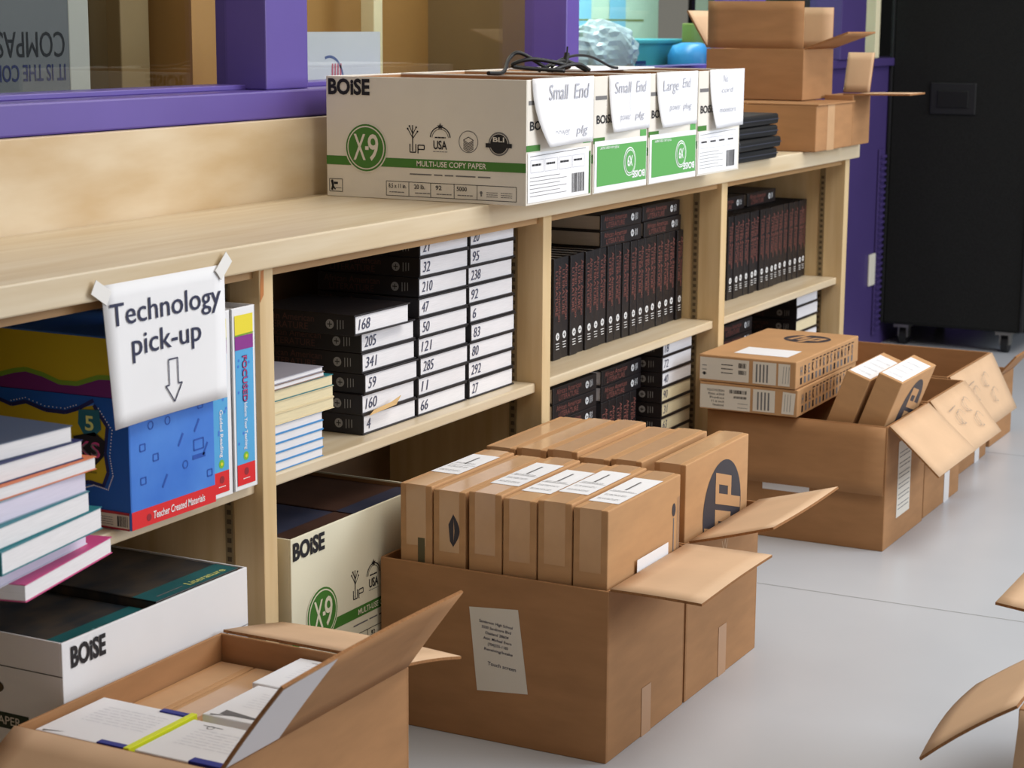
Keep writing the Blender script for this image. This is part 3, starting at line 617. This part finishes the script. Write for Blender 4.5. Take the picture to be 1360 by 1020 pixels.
# cables lying over the carton rims
b = B(); pts = []
def spl(P_, n=10):
    out = []; P_ = [Vector(p) for p in P_]; P_ = [P_[0]]+P_+[P_[-1]]
    for i in range(1, len(P_)-2):
        a, b_, c, d = P_[i-1:i+3]
        for k in range(n):
            t_ = k/n; out.append(.5*((2*b_)+(c-a)*t_+(2*a-5*b_+4*c-d)*t_**2+(3*b_-a-3*c+d)*t_**3))
    return out+[P_[-2]]
zc = 1.141
tube(b, spl([(3.40, .08, zc), (3.50, .1, zc), (3.58, .13, 1.166), (3.61, .12, 1.178), (3.66, .09, 1.150), (3.70, .1, zc), (3.78, .12, zc), (3.72, .06, 1.15), (3.63, .1, 1.165), (3.60, .13, 1.150), (3.68, .05, zc)]), .0042)
tube(b, spl([(3.66, .1, zc), (3.72, .09, 1.157), (3.78, .09, 1.158), (3.82, .07, 1.14), (3.78, .05, zc)]), .0042)
tube(b, spl([(3.68, .08, 1.148), (3.76, .1, 1.162), (3.84, .1, 1.170), (3.92, .1, 1.165), (3.97, .08, 1.145), (3.99, .07, zc)]), .003)
cyl(b, (3.765, .09, 1.155), (3.772, .09, 1.176), .006); tube(b, spl([(3.772, .09, 1.176), (3.774, .09, 1.19)]), .002)
tube(b, spl([(3.66, .07, zc), (3.7, .06, 1.15), (3.75, .05, 1.153), (3.78, .04, zc)]), .0042)
tag(obj('power_cable', b, BLACKM), 'coil of black power cable lying over the second copy paper carton', 'cable')
b = B(); bx(b, 0, .36, 0, .2, 0, .004, .001)
o = obj('paper_stack', b, WHITE); o.location = (3.86, .08, 1.1357); tag(o, 'loose white sheets lying across the third and fourth copy paper cartons', 'paper')
# black flat cases stacked past the last carton
for k in range(4):
    t = thing('black_case', 'black flat case between the notes and the brown box, %s of its stack' % ('bottom', 'second', 'third', 'top')[k], 'case', (4.585+.012*(k % 2), .1, ZC+.0006+.029*k), .03*(k % 2), 'black flat cases on the worktop')
    b = B(); bx(b, -.16, .16, -.14-.008*(k == 1), .14, 0, .027, .006); obj('case_shell', b, BLACKM, t)
    b = B(); bx(b, -.161, .161, -.1485 if k == 1 else -.1405, .141, .012, .0145); obj('seam', b, mat('case_seam', (60, 62, 72), .4), t)
# brown boxes on the worktop
t = thing('closed_carton', 'taped brown carton at the worktop end carrying the open brown box', 'box', (5.155, .145, ZC+.0006)); w, d, h = .31, .4, .124
b = B(); bx(b, -w/2, w/2, -d/2, d/2, 0, h, .003); obj('box_body', b, CARD, t)
for s in (-1, 1): b = B(); bx(b, -w/2+(.0 if s < 0 else .004), w/2+.008, min(s*.002, s*d/2*1.02), max(s*.002, s*d/2*1.02), h+.0005, h+.0045, .001); o = obj('lid_flap', b, [CARD], t); o.rotation_euler = (-.004*s, 0, 0)
b = B(); bx(b, -w/2+.09, -w/2+.15, -d/2-.0006, -d/2-.0001, .0, h); obj('packing_tape', b, TAPE, t)
zH = ZC+.0006+.1302
carton('open brown box with raised flaps on top of the taped carton', 5.165, 5.42, .045, .335, .14, zH, flaps=(('-x', 89, .13), ('+x', 89, .115), ('-y', 20, .13), ('+y', 58, .12)))
carton('small open carton at the very end of the worktop, behind the taped carton', 5.325, 5.485, -.05, .035, .142, ZC+.0006, flaps=(('+x', 72, .12), ('-y', 1, .16)))

# ------------------------------------------------------------ textbooks
BW, BL, BT = .19, .226, .0375
def book_proto(dim, emb, pages, spine_txt):
    """lying book: spine on local -x, tail end on -y"""
    t = thing('textbook', 'book', 'book')
    b = B(); w, L, T = BW, BL, BT
    bx(b, .002, w, 0, L, 0, .0032, .0008); bx(b, .002, w, 0, L, T-.0032, T, .0008); bx(b, 0, .0042, 0, L, 0, T, .0018)
    obj('cover', b, BLACKC, t)
    b = B(); bx(b, .0045, w-.004, .003, L-.003, .0034, T-.0034); obj('page_block', b, pages, t)
    ik = Ink((0, L, 0), (0, -1, 0), (0, 0, 1), .0004)
    ik.text('African American', .016, .0205, .0125, dim, w=.125, bold=.008); ik.text('LITERATURE', .028, .0055, .0125, dim, w=.1, bold=.008); ik = nx(ik, 'spine_title', t)
    ik.disc(L-.052, T/2, .0085, emb); ik.line([(L-.057, T/2), (L-.047, T/2)], .002, BLACKC, 1); ik.line([(L-.052, T/2-.005), (L-.052, T/2+.005)], .0018, BLACKC, 1)
    for k in range(3): ik.line([(L-.036+.006*k, T/2-.0085+.001*k), (L-.036+.006*k, T/2+.0085)], .0016, emb)
    ik.build('spine_emblem', t); return t
P_dim = book_proto(REDD, SILVD, PAGES, 0); P_red = book_proto(REDT, SILV, PAGESG, 0); P_cream = book_proto(REDD, SILVD, PAGESC, 0); P_redw = book_proto(REDT, SILV, PAGES, 0)
for p in (P_dim, P_red, P_cream, P_redw): p.location = (0, -20, 0)
PEN = mat('pen_ink', (70, 74, 98), .6)
def book(proto, label, loc, rot, group, num=None):
    o = dup(proto); o.location = loc; o.rotation_euler = rot; tag(o, label, 'book', group)
    if num:
        ik = Ink((0, .003, 0), (1, 0, 0), (0, 0, 1), .0006); ik.text(num, .016, .009, .02, PEN, w=.0125*len(num)*1.05, shear=.2, bold=0); ik.build('page_number', o)
    return o
def up_rot():      # upright: local x->+Y, y->+Z, z->+X
    return Matrix(((0, 0, 1), (1, 0, 0), (0, 1, 0))).to_euler()
ZS = .5073
cols = [(2.872, ['4', '160', '59', '341', '205', '168'], 'left'), (3.068, ['66', '11', '285', '121', '50', '47', '210', '32', '21'], 'middle'), (3.264, ['27', '292', '80', '83', '6', '92', '238', '95', '20'], 'right')]
pl = ('bottom', 'second from the bottom', 'third from the bottom', 'fourth from the bottom', 'fifth from the bottom', 'sixth from the bottom', 'third from the top', 'second from the top', 'top')
for x, ns, cn in cols:
    for k, n_ in enumerate(ns):
        dx = -.045 if n_ == '168' else random.uniform(-.003, .003); dy = -.012 if n_ == '168' else random.uniform(-.002, .003)
        ps = 'top' if k == len(ns)-1 else pl[k]
        book(P_dim, 'black textbook numbered %s on its page edge, %s of the %s stack' % (n_, ps, cn), (x+dx, .046+dy, ZS+k*(BT+.0002)), (0, 0, 0), 'numbered textbooks stacked in the second bay', n_)
b = B(); bm_ = b
v = [b.verts.new(p) for p in ((2.875, .035, .5455), (2.96, .03, .552), (2.985, .035, .5645), (2.955, .038, .5565), (2.9, .04, .5515))]
b.faces.new(v); r_ = bmesh.ops.extrude_face_region(b, geom=b.faces[:]); bmesh.ops.translate(b, verts=[q for q in r_['geom'] if isinstance(q, bmesh.types.BMVert)], vec=(0, .0008, 0))
tag(obj('paper_slip', b, mat('tan_paper', (214, 176, 120), .7)), 'torn tan paper slip sticking out below the textbook numbered 160', 'paper')
# third bay, upper shelf
n3 = 18
for k in range(n3):
    book(P_red, 'upright dark textbook on the upper shelf of the third bay, %s from the left' % ordn[k], (3.737+k*.0403, .1+random.uniform(-.003, .003), ZS), up_rot(), 'upright textbooks in the third bay')
rl = (0, 0, PI/2)
for k in range(2):
    z = ZS+BL+.0005+k*(BT+.0003)
    book(P_red, '%s dark textbook of the left flat pair over the third bay row' % ('lower', 'upper')[k], (3.978+.226, .1, z), rl, 'flat textbooks over the third bay row')
    book(P_red, '%s dark textbook of the right flat pair over the third bay row' % ('lower', 'upper')[k], (4.215+.232, .1+.004*k, z), rl, 'flat textbooks over the third bay row')
ZB = .1405
for k in range(9):
    book(P_cream if k < 6 else P_dim, 'black textbook with %s page edge, lower third bay right stack, %s' % ('cream' if k < 6 else 'white', pl[k]), (4.245+random.uniform(-.003, .003), .055, ZB+k*(BT+.0003)), (0, 0, 0), 'textbooks stacked in the lower third bay', ('12', '7', '154', '63', '31', '90', '40', '72', '18')[k])
for k in range(8):
    book(P_redw, 'dark textbook in the left stack of the lower third bay, %s' % pl[k], (3.772+.205, .105, ZB+k*(BT+.0003)), rl, 'left stack in the lower third bay')
for k in range(5):
    book(P_red, 'upright dark textbook on the base of the third bay, %s from the left' % ordn[k], (4.005+k*.0403, .105, ZB), up_rot(), 'upright textbooks on the base of the third bay')
for k in range(2):
    book(P_redw, 'dark textbook lying over the lower upright row of the third bay, %s one' % ('under', 'upper')[k], (4.004+.226, .105, ZB+BL+.0005+k*(BT+.0003)), rl, 'flat textbooks over the lower third bay row')
# fourth bay
for k in range(16):
    book(P_red, 'upright dark textbook on the upper shelf of the far bay, %s from the left' % ordn[k], (4.806+k*.0390, .112+random.uniform(-.003, .003), ZS), up_rot(), 'upright textbooks in the far bay')
for k in range(2):
    book(P_red, 'dark textbook lying at the back over the far bay row, %s one' % ('left', 'right')[k], (4.84+.226+.25*k, .17, ZS+BL+.0005), rl, 'flat textbooks over the far bay row')
for k in range(9):
    book(P_cream if k == 6 else P_dim, 'black textbook with pale page edge, lower far bay right stack, %s' % pl[k], (5.205+random.uniform(-.003, .003), .055, ZB+k*(BT+.0003)), (0, 0, 0), 'textbooks stacked in the lower far bay')
for j, x in enumerate((4.55, 4.79)):
    for k in range(8):
        book(P_red, 'dark spine-out textbook, lower far bay, %s of the %s stack' % (pl[k], ('leftmost', 'middle')[j]), (x+.205, .11, ZB+k*(BT+.0003)), rl, 'spine-out stacks in the lower far bay')
for p in (P_dim, P_red, P_cream, P_redw):
    for c in list(p.children): bpy.data.objects.remove(c)
    bpy.data.objects.remove(p)

# ------------------------------------------------------------ first bay: kit, binders, paperbacks
KX, KY, KW, KD, KH = 2.147, -.012, .205, .29, .285
t = thing('teaching_kit_box', 'large blue, yellow and purple teaching kit box with red base strip under the paper sign', 'box', (KX, KY, ZS))
b = B(); bx(b, 0, KW, 0, KD, 0, KH, .003); obj('box_body', b, BLU, t)
ik = Ink((0, KD, 0), (0, -1, 0), (0, 0, 1)); f = lambda y, z: (min(y, .0115)+KD+KY, z-ZS)      # y negative toward the room
Yb, Yf = -.277, .0115
def wave(pts): return [f(*p) for p in pts]
tw = [(Yb, .722), (-.228, .72), (-.2, .728), (-.177, .732), (-.145, .727), (-.113, .718), (-.08, .719), (-.04, .732), (Yf, .735)]
bwv = [(Yb, .69), (-.23, .682), (-.207, .676), (-.179, .683), (-.142, .674), (-.104, .674), (-.077, .683), (-.05, .697), (Yf, .70)]
ik.poly([f(Yb, .79)]+wave(tw)+[f(Yf, .79)], YEL); ik.poly(wave(tw)+[f(Yf, .703), f(Yb, .70)], PURP, 0); ik.line(wave(tw), .007, GRN, 1)
ik.poly([f(Yb, .701), f(Yf, .704)]+wave(bwv[::-1]), BLUD); 
inner = [(-.05, .69), (-.026, .66), (-.032, .621), (-.027, .592), (-.037, .57), (-.063, .574), (-.082, .568), (-.11, .572), (-.15, .565), (Yb, .57)]
ik.poly(wave(bwv[:-2])+wave(inner), YEL, 0)
ik.poly([f(Yf, .70), f(-.05, .697)]+wave(inner[0:])+[f(Yb, .535), f(Yf, .535)], BLUD, 0)
ik.line(wave(bwv[:-1]), .006, NAVY, 2); ik.line(wave(inner), .006, NAVY, 2)
for a_, b_ in zip(inner, inner[1:]):
    for q in range(8): y = a_[0]+(b_[0]-a_[0])*q/8; z = a_[1]+(b_[1]-a_[1])*q/8; ik.disc(*f(y+.009, z-.004), .0012, SILV, 3, n=6)
for a_, b_ in zip(bwv[2:6], bwv[3:7]):
    for q in range(5): y = a_[0]+(b_[0]-a_[0])*q/5; z = a_[1]+(b_[1]-a_[1])*q/5; ik.disc(*f(y, z+.006), .0011, SILV, 3, n=6)
ik.poly([f(-.078, .681), f(-.04, .684), f(-.037, .655), f(-.05, .643), f(-.07, .645), f(-.08, .66)], TEALB, 4); ik.text('5', *f(-.0665, .652), .022, LEMON, w=.016, l=5, bold=.02)
ik.poly([f(-.09, .64), f(-.05, .65), f(-.03, .638), f(-.034, .615), f(-.05, .6), f(-.062, .608), (f(-.075, .598)), f(-.088, .61)], INK, 4); ik.text('KS', *f(-.082, .612), .024, PINK, w=.042, l=5, bold=.01); ik.text('KS', *f(-.08, .615), .018, GREYD, w=.036, l=6, bold=-.01)
ik.text('Nonfiction', *f(-.078, .588), .004, INK, w=.03, l=4)
ik.rect(f(Yb, 0)[0], .001, KD-.003, .027, mat('dark_red_strip', (160, 32, 44), .5), 4); ik.rect(f(-.05, 0)[0], .004, .060, .02, mat('tan_barcode_label', (206, 192, 172), .6), 5); barcode(ik, f(-.012, 0)[0], .006, .02, .016, INK, 6); scribble(ik, f(-.045, 0)[0], .008, .025, .014, GREYD, .001, 6, 4)
ik.text('kits', *f(-.08, .512), .007, LEMON, w=.016, l=5)
ik.build('picture_side', t)
ik = Ink((0, 0, 0), (1, 0, 0), (0, 0, 1)); ik.rect(0.001, .001, KW-.002, .027, REDP); ik.text('Teacher Created Materials', .05, .009, .0115, WHITE, w=.125, bold=.012, shear=.1, l=2); ik.disc(.04, .013, .0055, mat('dull_maroon', (150, 40, 50), .5), 1); ik = nx(ik, 'base_strip', t)
dd = mat('doodle_blue', (38, 84, 176), .5)
for x, z in ((.03, .12), (.06, .1), (.09, .15), (.12, .115), (.16, .13), (.03, .07), (.08, .06), (.13, .075), (.18, .09), (.17, .16), (.05, .15), (.19, .05), (.1, .19), (.15, .2)):
    k = random.random()
    if k < .35: ik.ring(x, z, .006, .0018, dd, n=10)
    elif k < .7: ik.line([(x-.006, z-.009), (x+.006, z+.009)], .004, dd)
    else: ik.frame(x-.006, z-.005, .012, .01, .002, dd)
ik.frame(.152, .092, .024, .016, .0025, dd); ik.rect(.148, .078, .032, .007, dd); ik.build('doodle_pattern', t)
for k, (x, w, lb) in enumerate(((2.357, .052, 'white binder with sky blue spine, half hidden by the paper sign'), (2.414, .064, 'white binder with yellow, purple and blue spine beside the bookcase upright'))):
    t = thing('binder', lb, 'binder', (x, -.004+.002*k, ZS), 0, 'teaching binders'); h = .293; d = .27
    b = B(); bx(b, 0, .004, 0, d, 0, h, .0015); bx(b, w-.004, w, 0, d, 0, h, .0015); bx(b, 0, w, 0, .004, 0, h, .0015); obj('binder_cover', b, WHITE, t)
    b = B(); bx(b, .006, w-.006, .01, d-.01, .004, h-.008); obj('page_block', b, PAGES, t)
    ik = Ink((0, 0, 0), (1, 0, 0), (0, 0, 1)); s0 = .008; sw = w-.016
    if k == 0: s0, sw = .002, w-.014
    ik.rect(s0, .008, sw, .24, CYAN); ik.rect(s0, .008, sw, .034, REDP, 1); ik.rect(s0, .226, sw, .022, PUR2, 1); ik.rect(s0, .248, sw, .033, YELB, 1); ik.line([(s0, .249), (s0+sw, .25)], .0025, GRN, 2)
    ik.disc(s0+sw/2, .054, .007, mat('badge_green', (120, 190, 60), .5), 1); ik.disc(s0+sw/2, .054, .003, YELB, 2, n=10); ik.disc(s0+sw/2, .029, .006, mat('dull_maroon', (150, 40, 50), .5), 2); scribble(ik, s0+sw/2-.009, .018, .018, .001, WHITE, .0012, 2)
    for q in range(9): ik.disc(s0+random.uniform(.1, .9)*sw, random.uniform(.07, .22), .0025, BLU, 1, n=8)
    cx = s0+sw/2-.006
    if k: ik.text('FOCUSED', cx, .216, .013, NAVY, w=.075, rot=-PI/2, bold=.03, l=2); ik.text('FOCUSED', cx+.001, .215, .011, PINK, w=.073, rot=-PI/2, l=3, bold=.0)
    ik.text('Inform Your Teaching' if k else 'Guided Reading', cx+.003, .14, .008, WHITE, w=.075, rot=-PI/2, bold=.015, l=2)
    ik.build('spine_insert', t)
# leaning paperback stack at the far left
def paperback(label, corner, rz, L, D, z0, z1, cover, pages, group, both=True, name='paperback', spine=None):
    """corner = right front corner; length L toward local -x, depth D toward +y"""
    t = thing(name, label, 'book', (corner[0], corner[1], z0), rz, group); h = z1-z0; c = .0012
    b = B(); bx(b, -L, 0, 0, D, h-c, h, .0003); bx(b, -L, 0, 0, D, 0, c, .0003)
    if spine is None: bx(b, -L-.001, -L+c, 0, D, 0, h, .0004)
    obj('cover', b, cover, t)
    b = B(); bx(b, -L+c, -.0015, .0015, D-.002, c+.0001, h-c-.0001, .0004); obj('page_block', b, pages, t)
    return t
G_ = 'paperbacks in the leaning stack at the left edge'
for lb, cn, rz, z0, z1, cv, pg in (
    ('white paperback with pink cover, bottom of the leaning stack at the left edge', (2.045, -.06), .23, .5074, .531, PINK, PAGES),
    ('lavender-edged thick paperback just above the pink one in the left stack', (1.998, -.056), .19, .5312, .561, mat('pale_cover', (224, 220, 232), .6), LAV),
    ('teal-spined paperback, third up in the leaning left stack', (1.985, -.095), .17, .5612, .592, TEAL, PAGES),
    ('second teal-spined paperback, fourth up in the leaning left stack', (1.955, -.1), .14, .5922, .621, TEAL, PAGES),
    ('lavender-edged paperback in the middle of the leaning left stack', (1.95, -.1), .1, .6212, .649, mat('blue_grey_cover', (140, 160, 176), .5), LAV),
    ('thin white paperback with orange cover line in the leaning left stack', (1.965, -.105), .05, .6492, .667, ORG, PAGES),
    ('white paperback with dark cover line, second from top of the left stack', (1.945, -.1), .03, .6672, .693, NAVY, PAGES),
    ('slate blue covered paperback on top of the leaning left stack', (1.925, -.1), -.03, .6932, .716, SLATE, PAGES)):
    paperback(lb, cn, rz, .245, .19, z0, z1, cv, pg, G_, spine=False if cv is PINK else None)
# small stack in the second bay behind the upright
G_ = 'small books stacked behind the first upright'
z = ZS
for k in range(5):
    paperback('blue-covered white hardback in the small stack, %s from the bottom' % ordn[k], (2.705+.002*(k % 2), .022), 0, .15, .2, z, z+.0155, BLUECV, PAGES, G_, name='hardback'); z += .0157
for k in range(3):
    paperback('cream paperback with teal cover above the blue books, %s of three' % ('lowest', 'middle', 'highest')[k], (2.738, .02+.001*k), 0, .185, .18, z, z+.0195, TEAL if k == 2 else mat('cream_cover', (222, 206, 168), .6), PAGESC, G_); z += .0197
for k in range(2):
    paperback('thin grey magazine on top of the small stack, %s one' % ('lower', 'upper')[k], (2.712-.004*k, .022), .02, .16, .2, z, z+.009, (mat('brown_cover', (140, 110, 90), .6), GREYCV)[k], PAGES, G_, name='magazine'); z += .0092

# ------------------------------------------------------------ copy paper cartons in the lower bays with books inside
copy_carton('white copy paper carton of dark green textbooks in the lower left bay', (1.978, -.02, .1403), 0, .44, .29, .246, None, None) if False else None
t = copy_carton('white copy paper carton of dark green textbooks in the lower left bay', (1.978, -.02, .1403), PI/2, .30, .44, .247, None, 'white', mat('white_carton_clean', (230, 230, 232), .6, .02, 8))
t.location = (1.978+.44, -.02, .1403); t.rotation_euler = (0, 0, PI/2)
ik = Ink((.30, .44, 0), (-1, 0, 0), (0, 0, 1)); L = .30; h = .247
ik.line([(0, .8*h), (L, .8*h)], .0014, INK); ik.disc(.155, .165, .036, SLOT, 1, .013); ik.rect(0, .104, .235, .024, mat('dark_green_print', (40, 52, 40), .6)); ik.text('MULTI-USE COPY PAPER', .02, .110, .013, WCARD, w=.2, l=1); ik.build('printed_end', t)
def green_book(lb, x0, x1, y0, y1, z0, z1, grp, cov, band, txt=None, rz=0):
    t = thing('textbook', lb, 'book', (x0, y0, z0), rz, grp); w, d, h = x1-x0, y1-y0, z1-z0
    b = B(); bx(b, 0, w, 0, d, h-.003, h, .0008); bx(b, 0, w, 0, d, 0, .003, .0008); bx(b, 0, .004, 0, d, 0, h, .001); obj('cover', b, [cov], t)
    b = B(); bx(b, .004, w-.003, .003, d-.003, .0031, h-.0031); obj('page_block', b, PAGES, t)
    ik = Ink((0, 0, h), (1, 0, 0), (0, 1, 0)); ik.rect(.0, .0, w, .045, band)
    if txt: ik.text(txt, w*.45, .008, .014, LEMON if 'right' in lb else mat('aqua_lettering', (120, 176, 178), .5), w=w*.45, bold=.01, l=1); scribble(ik, .02, .014, w*.3, .001, GREYD, .003, 1)
    ik.build('cover_print', t)
    ik = Ink((0, d, 0), (0, -1, 0), (0, 0, 1)); ik.text('Literature', d*.35, h*.35, h*.3, SILVD, w=d*.25); ik = nx(ik, 'spine_title', t); ik.rect(d-.03, h*.3, .012, h*.3, SILV); ik.build('spine_emblem', t)
GB = 'dark green textbooks in the lower left carton'
for k in range(5):
    z0 = .1454+k*.046
    for j, (x0, x1) in enumerate(((1.986, 2.192), (2.2, 2.408))):
        zz = .012 if j else 0
        lv = ('bottom', 'second layer', 'third layer', 'fourth layer', 'top')[k]
        green_book('dark green picture-covered textbook in the white lower carton, %s, %s pile' % (lv, ('left', 'right')[j]), x0, x1, -.01, .265, z0+zz*(k == 4), z0+.0455+zz*(k == 4)-(0 if j or k < 4 else .0), GB, COVERD, TEALD, 'Literature')
t = copy_carton('cream copy paper carton standing in the lower second bay', (2.552+.44, -.012, .1403), PI/2, .29, .44, .258, None, True, CREAM)
ik = Ink((.29, .44, 0), (-1, 0, 0), (0, 0, 1)); ik.rect(.2, .03, .035, .16, GREYD); ik.build('printed_end', t)
GB = 'dark books in the cream carton'
for k in range(5):
    z0 = .1454+k*.049
    for j, (x0, x1, cv, bd) in enumerate(((2.56, 2.77, COVERB, COVERR), (2.776, 2.984, COVERR, COVERB))):
        green_book('%s covered book in the cream carton, %s' % (('dark blue', 'dark brown')[j], ('bottom', 'second up', 'third up', 'fourth up', 'topmost')[k]), x0, x1, .0, .265, z0, z0+.0485, GB, cv, bd)

# ------------------------------------------------------------ far end: road case, outlet, vent
t = thing('road_case', 'tall black carpeted road case on casters at the right', 'case', (7.62, .165, 0))
b = B(); bx(b, -.32, .32, -.272, .275, .085, 1.72, .012); obj('case_body', b, CASE, t)
t2 = B(); bx(t2, -.327, -.318, -.058, .118, .74, .86, .004); o = obj('handle_plate', t2, BLACKM, t)
b = B(); bx(b, -.331, -.322, -.03, .09, .765, .83, .003); o2 = obj('handle', b, mat('dark_recess', (12, 12, 12), .5), o)
for z in (o, ): z.location = (0, 0, .165)
for x in (-.26, .26):
    for y in (-.2, .2):
        b = B(); bx(b, x-.04, x+.04, y-.03, y+.03, .072, .084); bx(b, x-.012, x+.03, y-.02, y-.014, .03, .074); bx(b, x-.012, x+.03, y+.014, y+.02, .03, .074); cyl(b, (x+.012, y-.013, .035), (x+.012, y+.013, .035), .035, 20, 1); obj('caster', b, [STEEL, BLACKM], t)
for y in (-.272, .275):
    b = B(); bx(b, -.325, -.312, y-.006, y+.006, .09, 1.71, .002); obj('edge_strip', b, BLACKM, t)
b = B(); bx(b, 7.13, 7.2, .441, .449, .25, .372, .002); o = tag(obj('outlet_plate', b, PLAST), 'ivory outlet plate low on the purple wall beside the black road case', 'outlet')
t = thing('wall_vent', 'dark purple ribbed vent strip on the wall left of the road case', 'vent', (7.235, .449, .05)); b = B(); bx(b, -.035, .035, -.008, -.001, 0, .72, .002); obj('vent_frame', b, PURPLED, t)
b = B()
for k in range(30): bx(b, -.028, .028, -.017, -.008, .02+k*.023, .03+k*.023, .001)
obj('slats', b, PURPLED, t)
